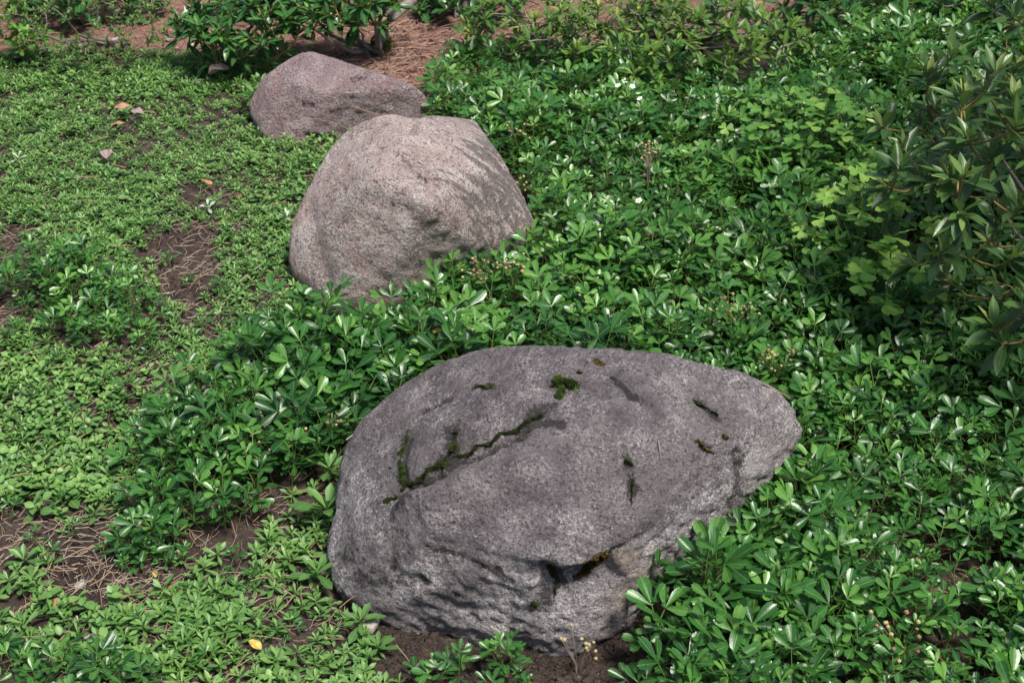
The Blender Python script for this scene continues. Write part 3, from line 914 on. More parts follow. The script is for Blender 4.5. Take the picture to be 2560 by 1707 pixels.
RMARKS = [(115, 1388, 'beside the reddish bark piece'), (405, 1335, 'beside the flat orange bark flake'), (600, 1490, 'around the bright yellow leaf'), (848, 1432, 'near the pale angular stone'), (185, 1260, 'between dead stems on worn soil'),
          (730, 1330, 'at the foot of the large grey boulder'), (380, 1420, 'near the slim yellow leaf'), (60, 1300, 'bordering the worn soil with dead stems'), (560, 1250, 'just below the dark cinquefoil patch'), (960, 1500, 'by orange needles on the bare soil'),
          (60, 1050, 'in the carpet of rounder leaves'), (200, 1120, 'in the dense carpet before the dark cinquefoil patch'), (180, 1480, 'around the white pebble'), (480, 1530, 'among short dead stalks beyond the small cinquefoil patch')]
def ros_label(x, y):
    return 'small green leaf rosette ' + min(RMARKS, key=lambda m: (m[0] - x) ** 2 + (m[1] - y) ** 2)[2]
leaf_me = [[l.mesh('leaf', [M_CINQ]) for l, _ in s[1]] for s in sprig_near]
stem_me = [Geo().join(s[0]).mesh('stem', [M_CINQ, M_STEM]) for s in sprig_near]
stuff_near, stuff_far = [], []
for i, (pi, M, z, base) in enumerate(sprigs):
    if i in solo:
        r = empty('cinquefoil_sprig')
        r.matrix_basis = M
        tag(r, cinq_label(sx[i], sy[i], z), 'plant', CG)
        link('stem', stem_me[pi], r)
        for me, (_, Ml) in zip(leaf_me[pi], sprig_near[pi][1]): link('leaf', me, r, Ml)
    elif sd[i] < 2.35: stuff_near.append((pi, M))
    else: stuff_far.append((pi, M))
mat_o = link('cinquefoil_mat', scatter('cinquefoil_mat', flat_near, stuff_near, [M_CINQ, M_STEM], .33))
tag(mat_o, 'dense mat of glossy dark green cinquefoil around the large grey boulder', 'ground cover', kind='stuff')
mat_f = link('cinquefoil_mat', scatter('cinquefoil_mat', flat_far, stuff_far, [M_CINQ, M_STEM]))
tag(mat_f, 'dense mat of glossy cinquefoil behind the pink boulder reaching the azaleas', 'ground cover', kind='stuff')
print('sprigs', len(sprigs))

# ------------------------------------------------------------------ low carpet of leaf rosettes
def ros_leaves(seed, near, kind=0):
    rg = random.Random(seed)
    out = []
    n = rg.randint(8, 12) if kind == 0 else rg.randint(6, 9)
    az = rg.random() * 6.28
    for i in range(n):
        az += 2.4 + rg.uniform(-.3, .3)
        q = i / (n - 1)
        el = R(8 + 58 * q ** 1.4 + rg.uniform(-8, 8))
        l = rg.uniform(.014, .020) * (1 - .45 * q)
        tint = min(1, max(.06, .25 + .5 * q + rg.uniform(-.15, .15)))
        if kind == 0:
            b = blade(l, l * rg.uniform(.27, .37), 5 if near else 4, 3, SPAT, .5, rg.uniform(.05, .25), tint=tint, seed=i)
            out.append((b, frame(Vector((0, 0, .002 + .006 * q)), dirv(az, el), R(rg.uniform(-15, 15)))))
        else:                                            # creeping shoot with paired round leaves
            b = blade(l * .85, l * .62, 5 if near else 4, 3, ROUND, .3, .15, tint=tint, seed=i)
            h = .004 + .014 * q
            out.append((b, frame(Vector((rg.uniform(-.006, .006), rg.uniform(-.006, .006), h)), dirv(az, el * .5), R(rg.uniform(-20, 20)))))
    return out
NR = 10
ros_n = [ros_leaves(300 + i, True, 0 if i < 7 else 1) for i in range(NR)]
ros_f = [ros_leaves(300 + i, False, 0 if i < 7 else 1) for i in range(NR)]
def flatr(ls):
    g = Geo()
    for l, M in ls: g.join(l, M)
    return g
ros_fn, ros_ff = [flatr(r) for r in ros_n], [flatr(r) for r in ros_f]
qx, qy = jitter_points(-1.75, 0.3, 0.85, 3.75, 0.0165, .6)
okr = in_poly(qx, qy, CARPET)
qx, qy = qx[okr], qy[okr]
dn = fbm(np.stack([qx * 7, qy * 7, qx * 0], 1), 3, 33)
kn = fbm(np.stack([qx * 4, qy * 4, qx * 0], 1), 2, 44)
gx, gy, gd = seen(np.stack([qx, qy, qx * 0], 1))
incl = np.zeros(len(qx), bool)
for pl in ENTRY[:3]: incl |= in_poly(qx, qy, pl)
bare = np.zeros(len(qx))
for bx, by, rx, ry, am in BARE:
    e = ((gx - bx) / rx) ** 2 + ((gy - by) / ry) ** 2
    bare = np.maximum(bare, am * np.clip(1.5 - e, 0, 1))
thin = np.clip((gy - 450) / 900, 0, 1) * .45
prob = np.clip(.98 - thin + (.75 + 1.4 * thin) * dn, .04, 1) * (1 - bare)
prob[incl] *= .4
gq = ground_z(qx, qy)
ros = []
for i in range(len(qx)):
    if rnd.random() > prob[i]: continue
    p = Vector((qx[i], qy[i], gq[i]))
    if inside(p + Vector((0, 0, .012)), .006): continue
    left = np.clip((420 - gx[i]) / 400, 0, 1) * np.clip((gy[i] - 700) / 300, 0, 1)
    k = rnd.randrange(7) if rnd.random() > .08 + .38 * left + .3 * kn[i] else rnd.randrange(7, NR)
    s = rnd.uniform(.6, 1.3) * (1 + .25 * dn[i]) * (1 + .4 * float(np.clip((gy[i] - 950) / 350, 0, 1)))
    if gy[i] < 220: s *= 1.25
    M = Matrix.Translation(p + Vector((0, 0, rnd.uniform(0, .010)))) @ Matrix.Rotation(rnd.uniform(-.3, .3), 4, 'X') @ Matrix.Rotation(rnd.uniform(-.3, .3), 4, 'Y') @ Matrix.Rotation(rnd.random() * 6.283, 4, 'Z') @ Matrix.Scale(s, 4)
    ros.append((k, M, gx[i], gy[i], gd[i]))
order = sorted(range(len(ros)), key=lambda i: ros[i][4] if 10 < ros[i][2] < 2340 and 10 < ros[i][3] < 1565 else 99)
rank = {i: n for n, i in enumerate(order)}
ros_leaf_me = [[l.mesh('leaf', [M_ROS]) for l, _ in r] for r in ros_n]
ros_me = [g.mesh('leaf_rosette', [M_ROS]) for g in ros_fn]
rn, rf = [], []
for i, (k, M, x, y, d) in enumerate(ros):
    if rank[i] < 90:
        r = empty('leaf_rosette'); r.matrix_basis = M
        tag(r, ros_label(x, y), 'plant', 'leaf rosettes of the low carpet')
        for me, (_, Ml) in zip(ros_leaf_me[k], ros_n[k]): link('leaf', me, r, Ml)
    elif rank[i] < 300:
        o = link('leaf_rosette', ros_me[k], None, M)
        tag(o, ros_label(x, y), 'plant', 'leaf rosettes of the low carpet')
    elif d < 2.4: rn.append((k, M))
    else: rf.append((k, M))
tag(link('rosette_carpet', scatter('rosette_carpet', ros_fn, rn, [M_ROS])), 'worn light green carpet of tiny rosettes with bare patches', 'ground cover', kind='stuff')
tag(link('rosette_carpet', scatter('rosette_carpet', ros_ff, rf, [M_ROS])), 'closed light green carpet of tiny rosettes reaching the needle path', 'ground cover', kind='stuff')
print('rosettes', len(ros))

# ------------------------------------------------------------------ larger single rosettes
def big_rosette(dx, dy, size, label, mat=M_ROS, n=11, z=.0, tmin=.1):
    p = spot(dx, dy, z)
    r = empty('broad_leaf_rosette', p, rnd.random() * 6)
    tag(r, label, 'plant')
    az = 0
    for i in range(n):
        az += 2.4 + rnd.uniform(-.3, .3)
        q = i / (n - 1)
        l = size * (1 - .45 * q) * rnd.uniform(.85, 1.1)
        b = blade(l, l * .36, 6, 5, SPAT, .4, rnd.uniform(.08, .25), tint=min(1, tmin + .6 * q * rnd.uniform(.7, 1.2)), seed=i)
        link('leaf', b.mesh('leaf', [mat]), r, frame(Vector((0, 0, .006 + .01 * q)), dirv(az, R(12 + 55 * q)), R(rnd.uniform(-12, 12))))
    return r
big_rosette(752, 1185, .058, 'broad dark leaf rosette against the mossy side of the large grey boulder', n=13, z=.03)
big_rosette(758, 1090, .048, 'narrow leaf rosette beside the grey boulder where cinquefoil thins out', n=10, z=.03)
big_rosette(730, 1330, .045, 'upright rosette with bluish leaves at the foot of the large boulder', n=9, z=.01)
big_rosette(150, 1420, .035, 'single spreading rosette on worn soil next to a white pebble', n=11)
big_rosette(60, 1300, .036, 'leafy rosette beside dead stems in the worn carpet', n=11)
big_rosette(830, 1440, .036, 'dense rosette at the rim of bare soil next to a pale stone', n=13, z=.01)
big_rosette(870, 1500, .034, 'fresh rosette on the bare soil in front of the grey boulder', n=12, z=.01)
big_rosette(240, 880, .034, 'dark recurved rosette in the pale carpet', n=9)
big_rosette(590, 235, .060, 'dark tufted rosette leaning on the mauve boulder', n=13, z=.04, tmin=.06)
big_rosette(600, 205, .050, 'dark rosette tucked under the slope of the mauve boulder', n=11, z=.05, tmin=.06)
for x, y, lb in [(660, 508, 'small silvery variegated rosette touching the pink boulder'), (325, 990, 'small silvery rosette in the carpet near the cinquefoil edge'), (45, 372, 'small silvery rosette in the closed carpet'), (480, 485, 'small silvery rosette beside a fallen orange leaf')]:
    big_rosette(x, y, .024, lb, M_WHT, 7, .012)

# ------------------------------------------------------------------ wood sorrel: three heart-shaped leaflets
def heart(l, tint, seed):
    prof = lerp_prof([(0, .06), (.25, .45), (.5, .82), (.75, 1.0), (.9, .95), (1, .62)])
    g = blade(l, l * 1.15, 6, 5, prof, .28, .06, tint=tint, seed=seed)
    v = g.v.reshape(6, 5, 3)
    v[5, 2, 1] = l * .80; v[5, 1, 1] = l * .98; v[5, 3, 1] = l * .98; v[4, 2, 1] = l * .72; v[3, 2, 1] = l * .58
    v[5, 0, 1] = l * .93; v[5, 4, 1] = l * .93
    g.v = v.reshape(-1, 3)
    return g
def sorrel(dx, dy, n, rad, h, size, label):
    p = spot(dx, dy, h)
    p.z = 0
    r = empty('wood_sorrel', p)
    tag(r, label, 'plant', 'wood sorrel clumps')
    vs = []
    for k in range(4):
        g = Geo()
        for j in range(3):
            g.join(heart(size, rnd.uniform(.3, .9), k), Matrix.Rotation(R(120 * j), 4, 'Z') @ Matrix.Rotation(R(rnd.uniform(-14, 10)), 4, 'X') @ Matrix.Rotation(R(rnd.uniform(-10, 10)), 4, 'Y'))
        vs.append(g.mesh('leaf', [M_SOR]))
    for i in range(n):
        a, q = rnd.random() * 6.28, math.sqrt(rnd.random()) * rad
        hh = h * rnd.uniform(.65, 1.1) * (1 - .3 * (q / rad) ** 2)
        t = Vector((math.cos(a) * q, math.sin(a) * q, hh))
        g = Geo().tube([Vector((t.x * .35, t.y * .35, 0)), Vector((t.x * .55, t.y * .55, hh * .6)), t], .0009, .0006, 4, .5)
        link('stem', g.mesh('stem', [M_STEM]), r)
        M = frame(t, dirv(a + rnd.uniform(-1, 1), R(rnd.uniform(-5, 25))), R(rnd.uniform(-25, 25)), rnd.uniform(.7, 1.15))
        link('leaf', rnd.choice(vs), r, M)
    return r
sorrel(1850, 235, 75, .17, .20, .022, 'yellow green sorrel clump rising from the glossy ground cover below the azaleas')
sorrel(2030, 420, 54, .14, .24, .024, 'large heart-leaved sorrel clump at the foot of the dark azalea')
sorrel(1700, 225, 8, .07, .14, .018, 'sparse pale sorrel shoots beside the yellow tipped azalea')
sorrel(2060, 620, 12, .09, .16, .027, 'shaded sorrel plant in dark ground cover under the azalea')

# ------------------------------------------------------------------ shrubs
def shrub(name, label, base, tips, lsize, lw, mat, twig, bark, nleaf=9, trunk_r=.012, limbs=5, lshare=300, prof=LANC, spread=.05, group=None, droop=0.0, seed=0, tint0=.1, twr=.0016, cat='shrub'):
    rg = random.Random(seed)
    base = Vector(base)
    root = empty(name, base)
    tag(root, label, cat, group)
    tips = [Vector(t) - base for t in tips]
    ends = sorted(rg.sample(tips, min(limbs, len(tips))), key=lambda e: e.length)
    limb_geo = [Geo() for _ in ends]
    nodes = []
    for li, (e, g) in enumerate(zip(ends, limb_geo)):
        q = e * .72
        m = Vector((q.x * .5, q.y * .5, q.z * .38)) + Vector((rg.uniform(-.03, .03), rg.uniform(-.03, .03), 0))
        pts = [Vector((rg.uniform(-.015, .015), rg.uniform(-.015, .015), -.03)), m * .5 + Vector((rg.uniform(-.015, .015), 0, .01)), m, (m + q) / 2 + Vector((rg.uniform(-.02, .02), rg.uniform(-.02, .02), rg.uniform(-.01, .02))), q]
        g.tube(pts, trunk_r, trunk_r * .3, 6, .4, 0)
        nodes += [(li, p) for p in pts[2:]]
    shapes = []
    for k in range(5):
        l = lsize
        shapes.append(blade(l, l * lw * rg.uniform(.9, 1.12), 6, 5, prof, rg.uniform(.15, .5), rg.uniform(.04, .22), wave=rg.uniform(0, .12), tint=0.5, seed=k))
    leaves = []
    for t in sorted(tips, key=lambda q: q.length):
        bi, bp = min(nodes, key=lambda ip: (ip[1] - t).length + max(0, ip[1].z - t.z) * 1.2 + max(0, ip[1].length - t.length) * 1.5)
        d = (t - bp)
        L = d.length
        mid = bp + d * .5 + Vector((0, 0, -.12 * L)) + Vector((rg.uniform(-.1, .1), rg.uniform(-.1, .1), rg.uniform(-.05, .1))) * L
        pts = [bp, bp * .5 + mid * .5 + Vector((0, 0, -.02 * L)), mid, mid * .45 + t * .55 + Vector((0, 0, -.03 * L)), t]
        limb_geo[bi].tube(pts, twr * 1.5, twr, 4, .6, 1)
        nodes += [(bi, mid), (bi, pts[3])]
        sd_ = (t - pts[3]).normalized()
        sd_ = (sd_ + Vector((0, 0, .35))).normalized()
        a0 = sd_.cross(Vector((.3, .9, .2))).normalized(); b0 = sd_.cross(a0)
        az = rg.random() * 6.28
        n = max(4, int(nleaf * rg.uniform(.75, 1.25)))
        bright = rg.random()
        for i in range(n):
            az += 2.4 + rg.uniform(-.3, .3)
            q = i / (n - 1)                               # 0 = lowest on the shoot, 1 = tip
            pos = pts[3] * (1 - q) ** 1.5 + t * (1 - (1 - q) ** 1.5)
            el = R(16 + 52 * q + rg.uniform(-16, 14)) - droop * (1 - q)
            side = a0 * math.cos(az) + b0 * math.sin(az)
            dd = side * math.cos(el) + sd_ * math.sin(el)
            s = (1.0 - .5 * q) * rg.uniform(.75, 1.15)
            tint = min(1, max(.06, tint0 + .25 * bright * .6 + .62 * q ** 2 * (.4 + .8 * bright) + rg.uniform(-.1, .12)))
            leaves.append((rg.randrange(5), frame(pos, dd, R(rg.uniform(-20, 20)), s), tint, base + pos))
    for g in limb_geo: link('branch', g.mesh('branch', [bark, twig]), root)
    P = np.array([l[3] for l in leaves])
    x, y, d = seen(P)
    v = (x > -20) & (x < 2370) & (y > -20) & (y < 1590)
    order = np.argsort(np.where(v, d, 99))
    pick = set(order[:min(lshare, int(v.sum()))].tolist())
    cache, rest = {}, Geo()
    rp, ri = [], []
    for i, (k, M, tint, _) in enumerate(leaves):
        tk = round(tint * 8) / 8 if tint > .1 else .08
        if i in pick:
            if (k, tk) not in cache:
                cache[k, tk] = Geo().join(shapes[k], None, max(tk, .06)).mesh('leaf', [mat])
            link('leaf', cache[k, tk], root, M)
        else:
            rp.append(Geo().join(shapes[k], None, tint)); ri.append((len(rp) - 1, M))
    if rp:
        o = link('foliage', scatter('foliage', rp, ri, [mat], 0.02), root)
        o['kind'] = 'stuff'
    return root

def blob(c, rad, n, seed, zmin=.03, shell=.55):
    rg = random.Random(seed)
    out = []
    while len(out) < n:
        p = Vector((rg.uniform(-1, 1), rg.uniform(-1, 1), rg.uniform(-1, 1)))
        if not shell < p.length < 1: continue
        q = Vector((c[0] + p.x * rad[0], c[1] + p.y * rad[1], c[2] + p.z * rad[2]))
        if q.z > zmin: out.append(q)
    return out

# big dark azalea
shrub('azalea_shrub', 'tall dark azalea with brown twigs and pale leaf tips shading the ground cover', (1.16, 2.12, 0),
      blob((1.03, 2.06, .31), (.40, .52, .38), 215, 21, .09, .45) + blob((1.3, 2.3, .4), (.4, .5, .4), 60, 22, .08),   .064, .33, M_AZA, M_TWIG, M_BARK, 11, .008, 10, 300, seed=5, tint0=.10, twr=.0015)
# yellow tipped azalea at the back
shrub('azalea_shrub', 'low azalea with yellow green tips and bare crooked twigs by the path', (.42, 3.40, 0),
      blob((.38, 3.14, .125), (.38, .17, .10), 150, 31, .04), .046, .32, M_AZY, M_BARK, M_BARK, 9, .008, 9, 300, seed=6, tint0=.15)
shrub('azalea_shrub', 'azalea with light green tips spreading above its shaded bare stems', (.10, 3.45, 0),
      blob((.02, 3.28, .12), (.15, .10, .08), 40, 33, .06), .044, .32, M_AZY, M_BARK, M_BARK, 9, .006, 6, 200, seed=16, tint0=.12)
# rhododendron with the mossy trunk
rh = shrub('rhododendron_shrub', 'dark glossy rhododendron on a short mossy trunk above brown needles', spot(872, 132, 0),
      blob((-.46, 3.24, .175), (.18, .10, .07), 60, 41, .11), .062, .30, M_RHO, M_TWIG, M_BARK, 10, .010, 6, 280, seed=7, tint0=.12)
# open rhododendron
shrub('rhododendron_shrub', 'dark green rhododendron leaning over the carpet behind the mauve boulder', (-.76, 3.40, 0),
      blob((-.70, 3.22, .12), (.16, .12, .11), 85, 51, .03), .064, .28, M_RHO, M_TWIG, M_BARK, 9, .008, 6, 290, seed=8, tint0=.1)
# thin small-leaved shrub
shrub('small_leaved_shrub', 'thin twiggy shrub with tiny green leaves on leaning grey stems', spot(270, 112, 0),
      blob((-1.12, 3.26, .14), (.30, .12, .11), 190, 61, .05), .018, .42, M_AZY, M_BARK, M_BARK, 8, .007, 5, 200, seed=9, tint0=.1, twr=.0009)
shrub('young_shrub', 'young bush with fresh green oval leaves at the path edge', spot(72, 118, 0), blob(tuple(spot(70, 95, .06)), (.07, .05, .05), 14, 71, .03), .032, .5, M_SOR, M_TWIG, M_BARK, 6, .004, 3, 120, ROUND, seed=10, tint0=.2)
shrub('young_shrub', 'upright light green bush beside the dark bushes across the path', spot(-10, 90, 0), blob(tuple(spot(0, 40, .12)), (.10, .07, .09), 24, 72, .03), .035, .45, M_SOR, M_TWIG, M_BARK, 6, .005, 3, 120, ROUND, seed=12, tint0=.25)
# bushes across the path
for i, (x, y, z, rx, rz, n) in enumerate([(-1.20, 3.60, .08, .22, .09, 60), (-.66, 3.66, .07, .20, .09, 50), (-.12, 3.62, .06, .16, .07, 50), (.62, 3.45, .12, .34, .12, 80), (1.35, 3.5, .20, .40, .2, 80)]):
    shrub('dark_shrub', ['dark evergreen bush beyond the path with deep shade beneath', 'dark bush beyond the path behind the open rhododendron', 'dark bush beyond the path behind the light tipped azalea', 'dark bush behind the yellow tipped azalea', 'dark bush behind the tall azalea'][i], (x, y, 0), blob((x, y, z), (rx, .16, rz), n, 80 + i, .03), .06, .36, M_RHO, M_BARK, M_BARK, 10, .014, 5, 100, seed=20 + i, tint0=.06)

# the mossy trunk itself: part of the rhododendron
g = Geo()
g.tube([(0, 0, -.03), (.004, 0, .03), (.012, 0, .07), (.035, .01, .11), (.10, .03, .15)], .024, .013, 10, .4)
link('trunk', g.mesh('trunk', [M_BARK]), rh)
g = Geo()
for _ in range(900):
    a, h = rnd.random() * 6.28, rnd.uniform(0, .055)
    p = Vector((math.cos(a) * .0235, math.sin(a) * .0235, h)) + Vector((h * .15, 0, 0))
    d = Vector((math.cos(a), math.sin(a), rnd.uniform(-.2, .6))).normalized()
    g.tube([p, p + d * .003, p + d * .006], .0016, .0003, 3, rnd.random())
link('moss_patch', g.mesh('moss_patch', [moss_mat('bright_moss', (0.06, 0.10, 0.012), (0.18, 0.24, 0.03))], False), rh)

# young tree added out of view to cast shade; its crown shades the azalea and the ground cover near it
def shade_tree(base, crown, rad, n, label, seed):
    rg = random.Random(seed)
    base, crown = Vector(base), Vector(crown) - Vector(base)
    root = tag(empty('unseen_tree', base), label, 'tree')
    g = Geo().tube([(0, 0, -.1), (.02, .01, .5), (.0, .03, 1.2), crown * .85], .05, .02, 10, .4)
    for k in range(9):
        e = crown + Vector((rg.uniform(-.8, .8) * rad[0], rg.uniform(-.8, .8) * rad[1], rg.uniform(-.4, .7) * rad[2]))
        b_ = Vector((.0, .03, rg.uniform(1.0, 1.5)))
        g.tube([b_, (b_ + e) / 2 + Vector((0, 0, .12)), e], .016, .004, 6, .4)
    link('trunk', g.mesh('trunk', [M_BARK]), root)
    cl = [crown + Vector((rg.gauss(0, .45) * rad[0], rg.gauss(0, .45) * rad[1], rg.gauss(0, .45) * rad[2])) for _ in range(36)]
    shp = [blade(.07, .036, 5, 3, LANC, .3, .15, tint=rg.uniform(.2, .8), seed=k) for k in range(5)]
    it = []
    for _ in range(n):
        c = rg.choice(cl)
        p = c + Vector((rg.gauss(0, .11), rg.gauss(0, .11), rg.gauss(0, .08)))
        it.append((rg.randrange(5), frame(p, dirv(rg.random() * 6.28, R(rg.uniform(-40, 25))), R(rg.uniform(-40, 40)))))
    o = link('crown', scatter('crown', shp, it, [M_RHO]), root)
    o['kind'] = 'stuff'
def over(x, y, h):
    return (x + SUN_DIR.x / SUN_DIR.z * h, y + SUN_DIR.y / SUN_DIR.z * h, h)
cr_ = over(1.12, 2.35, 2.4)
shade_tree((cr_[0] + .35, cr_[1] - .1, 0), cr_, (.55, .8, .4), 1000, 'unseen slender young tree with a loose leafy crown added to shade the tall azalea', 4)

# ------------------------------------------------------------------ dry litter: needles and dead stems
def needles(name, label, n, area, lmin, lmax, rad, mats, lift=.002, bend=.1, seed=0, prob=None, el=.12):
    rg = random.Random(seed)
    g = []
    V, F, A = [], [], []
    off = 0
    k = 0
    while k < n:
        x, y, z = area(rg)
        k += 1
        if prob is not None and rg.random() > prob(x, y): continue
        l = rg.uniform(lmin, lmax)
        d = dirv(rg.random() * 6.28, rg.uniform(-.02, el))
        side = Vector((-d.y, d.x, 0)).normalized()
        p0 = Vector((x, y, z + lift + rg.uniform(0, .004)))
        c = side * l * rg.uniform(-bend, bend)
        pts = [p0, p0 + d * l * .5 + c + Vector((0, 0, l * .03)), p0 + d * l]
        up = Vector((0, 0, rad))
        t = rg.random()
        for i, p in enumerate(pts):
            r_ = side * rad
            for q in (p + r_, p + up * 1.6, p - r_):
                V.append(q[:]); A.append((.2, i / 2, t))
        for i in range(2):
            for a, b in ((0, 1), (1, 2)):
                F.append((off + i * 3 + a, off + i * 3 + b, off + (i + 1) * 3 + b, off + (i + 1) * 3 + a))
        off += 9
    o = link(name, np_mesh(name, np.array(V), np.array(F), np.array(A), None, mats, False))
    return tag(o, label, 'litter', kind='stuff')

def area_px(x0, x1, y0, y1):
    def f(rg):
        p = spot(rg.uniform(x0, x1), rg.uniform(y0, y1), 0)
        return p.x, p.y, gz1(p.x, p.y)
    return f
def area_path(rg):
    x = rg.uniform(-1.9, 1.3)
    y = float(edge_y(x)) + rg.uniform(-.06, 1.1) ** 1.0
    return x, y, gz1(x, y) + .006
def area_under(rg):
    a, q = rg.random() * 6.28, math.sqrt(rg.random())
    c = spot(935, 160, 0)
    x, y = c.x + math.cos(a) * q * .30, c.y + math.sin(a) * q * .26
    return x, y, gz1(x, y) + .006
def bare_prob(x, y):
    a, b, _ = seen(np.array([[x, y, 0]]))
    m = .22
    for bx, by, rx, ry, am in BARE:
        if by > 1380 and bx > 1000: 
            if ((a[0] - bx) / rx) ** 2 + ((b[0] - by) / ry) ** 2 < 1.3: return .04
            continue
        m = max(m, am * 1.2 * max(0, 1.4 - ((a[0] - bx) / rx) ** 2 - ((b[0] - by) / ry) ** 2))
    return m
needles('needle_litter', 'dry pinkish pine needles scattered over the path', 5200, area_path, .03, .07, .0009, [M_MULCH], .003, .12, 1)
needles('needle_litter', 'heap of brown pine needles beneath the mossy trunk', 1500, area_under, .03, .08, .0011, [M_MULCH], .004, .15, 2, el=.3)
needles('dead_stems', 'pale dead stems lying on worn soil among the rosettes', 4800, area_px(-60, 800, 420, 1600), .012, .042, .00045, [M_STRAW], .003, .2, 3, bare_prob, el=.35)
needles('needle_litter', 'orange pine needles strewn through the rosette carpet', 260, area_px(-60, 760, 150, 1600), .03, .06, .0007, [M_NEEDLE], .010, .12, 4, el=.3)
needles('needle_litter', 'dark rotting needles under the glossy cinquefoil', 1200, area_px(1500, 2500, 300, 1600), .03, .06, .0008, [M_NEEDLE], .004, .12, 5, el=.2)

def crumb(seed):
    rg = random.Random(seed)
    c = [(x, y, z) for x in (-1, 1) for y in (-1, 1) for z in (-1, 1)]
    v = np.array([[q * rg.uniform(.5, 1.0) for q in p] for p in c]) * .003
    f = [(0, 1, 3, 2), (4, 6, 7, 5), (0, 4, 5, 1), (2, 3, 7, 6), (0, 2, 6, 4), (1, 5, 7, 3)]
    return Geo().add(v, f, np.full((8, 3), .5))
crumbs = [crumb(i) for i in range(6)]
items = []
cr = random.Random(77)
for k in range(5200):
    a, q = cr.random() * 6.283, math.sqrt(cr.random())
    bx, by, rx, ry, am = (1150, 1490, 400, 100, 1) if k < 3400 else BARE[cr.randrange(18)]
    p = spot(bx + math.cos(a) * q * rx * 1.1, by + math.sin(a) * q * ry * 1.15, 0)
    s_ = cr.uniform(.35, 1.0) ** 2 * (2.2 if cr.random() < .06 else 1.0)
    items.append((cr.randrange(6), Matrix.Translation((p.x, p.y, gz1(p.x, p.y) + .0005)) @ Matrix.Rotation(cr.random() * 6.28, 4, 'Z') @ Matrix.Rotation(cr.uniform(-.5, .5), 4, 'X') @ Matrix.Scale(s_ * 1.35, 4)))
tag(link('soil_crumbs', scatter('soil_crumbs', crumbs, items, [M_SOIL])), 'loose dark crumbs of soil on the bare patches', 'soil', kind='stuff')

# single twigs and needles one can point at
def twig(pts, r, label, mat=M_NEEDLE, name='pine_needle', cat='needle'):
    P = [Vector(p) for p in pts]
    c = P[0].copy()
    o = link(name, Geo().tube([p - c for p in P], r, r * .7, 5, .6).mesh(name, [mat]))
    o.location = c
    return tag(o, label, cat)
twig([spot(805, 243, .105), spot(840, 255, .10), spot(885, 270, .09)], .0012, 'long orange pine needle resting on the mauve boulder')
twig([spot(490, 735, .012), spot(545, 650, .02), spot(610, 600, .02)], .0013, 'straight pale dead stalk lying across the carpet near the pink boulder', M_STRAW, 'dead_stalk', 'stalk')
twig([spot(822, 640, .03), spot(840, 600, .07), spot(857, 565, .10)], .0008, 'thin dark grass stalk standing before the pink boulder', M_BARK, 'grass_stalk', 'stalk')
twig([spot(910, 1480, .012), spot(930, 1505, .012), spot(945, 1525, .010)], .0010, 'short orange needle on dark soil in front of the large boulder')
twig([spot(780, 1395, .02), spot(800, 1378, .03), spot(815, 1368, .035)], .0010, 'orange needle leaning on the foot of the large boulder')
twig([spot(795, 1010, .13), spot(830, 985, .14), spot(900, 940, .165)], .0011, 'pale needle lying along the flank of the large boulder', M_STRAW)
twig([spot(1750, 880, .225), spot(1800, 905, .195), spot(1815, 915, .185)], .0012, 'orange needle on the far shoulder of the large boulder')
for i, (a, b) in enumerate([((1512, 1012), (1518, 1060))]):
    o = Vector((0, 0, CAM_H))
    P = []
    for q in (a, ((a[0] + b[0]) / 2, (a[1] + b[1]) / 2), b):
        h = t1.ray_cast(o, (spot(*q) - o).normalized())[0]
        P.append(h + Vector((0, -.001, .002)))
    twig(P, .0011, 'dark short needle lying on the top face of the large boulder', M_BARK)

# ------------------------------------------------------------------ fallen leaves, bark, stones, cone
def fallen_leaf(dx, dy, l, w, rz, tilt, mat, label, z=.02, prof=ROUND, curl=.5, name='fallen_leaf', cat='leaf', thick=.0006):
    b = blade(l, w, 8, 7, prof, curl, .12, wave=.18, seed=int(dx))
    me = b.mesh(name, [mat])
    o = link(name, me)
    o.location = spot(dx, dy, z)
    o.rotation_euler = (tilt, rnd.uniform(-.2, .2), rz)
    s = o.modifiers.new('thickness', 'SOLIDIFY'); s.thickness = thick
    return tag(o, label, cat)
fallen_leaf(480, 172, .055, .040, R(-80), .35, M_GREYLEAF, 'curled grey brown dead leaf on the carpet near the mauve boulder', .035, curl=1.0)
fallen_leaf(262, 250, .040, .022, R(-75), .2, M_LITTER, 'pale brown dead leaf beside a dark twig in the carpet', .03)
fallen_leaf(300, 255, .035, .024, R(-110), .1, M_GREYLEAF, 'pinkish dead leaf half hidden by round green leaves', .03)
fallen_leaf(255, 290, .035, .022, R(-60), .1, M_LITTER, 'brown dead leaf lying below two pinkish ones', .025)
fallen_leaf(245, 365, .030, .026, R(10), .4, M_GREYLEAF, 'small purplish dead leaf with an ochre edge on the carpet', .025, curl=.9)
fallen_leaf(460, 412, .036, .013, R(-125), .1, M_CHIP, 'narrow orange dead leaf beside bare soil', .022, SPAT)
fallen_leaf(405, 1335, .042, .022, R(185), .1, M_CHIP, 'flat orange bark flake among pale dead stems', .012, lerp_prof([(0, .6), (.2, .9), (.5, 1), (.8, .8), (1, .45)]), .15, 'bark_flake', 'bark', .002)
fallen_leaf(115, 1388, .034, .013, R(-85), 0, M_CHIP, 'reddish bark piece on worn soil', .012, lerp_prof([(0, .5), (.2, .9), (.6, 1), (.9, .8), (1, .4)]), 1.2, 'bark_flake', 'bark', .003)
fallen_leaf(310, 1412, .026, .010, R(-70), .1, M_LITTER, 'dark purple curled leaf under a small cinquefoil sprig', .012, LANC)
fallen_leaf(2260, 1150, .060, .035, R(-40), .3, M_LITTER, 'large brown dead leaf in a gap of the cinquefoil', .02, curl=.8)
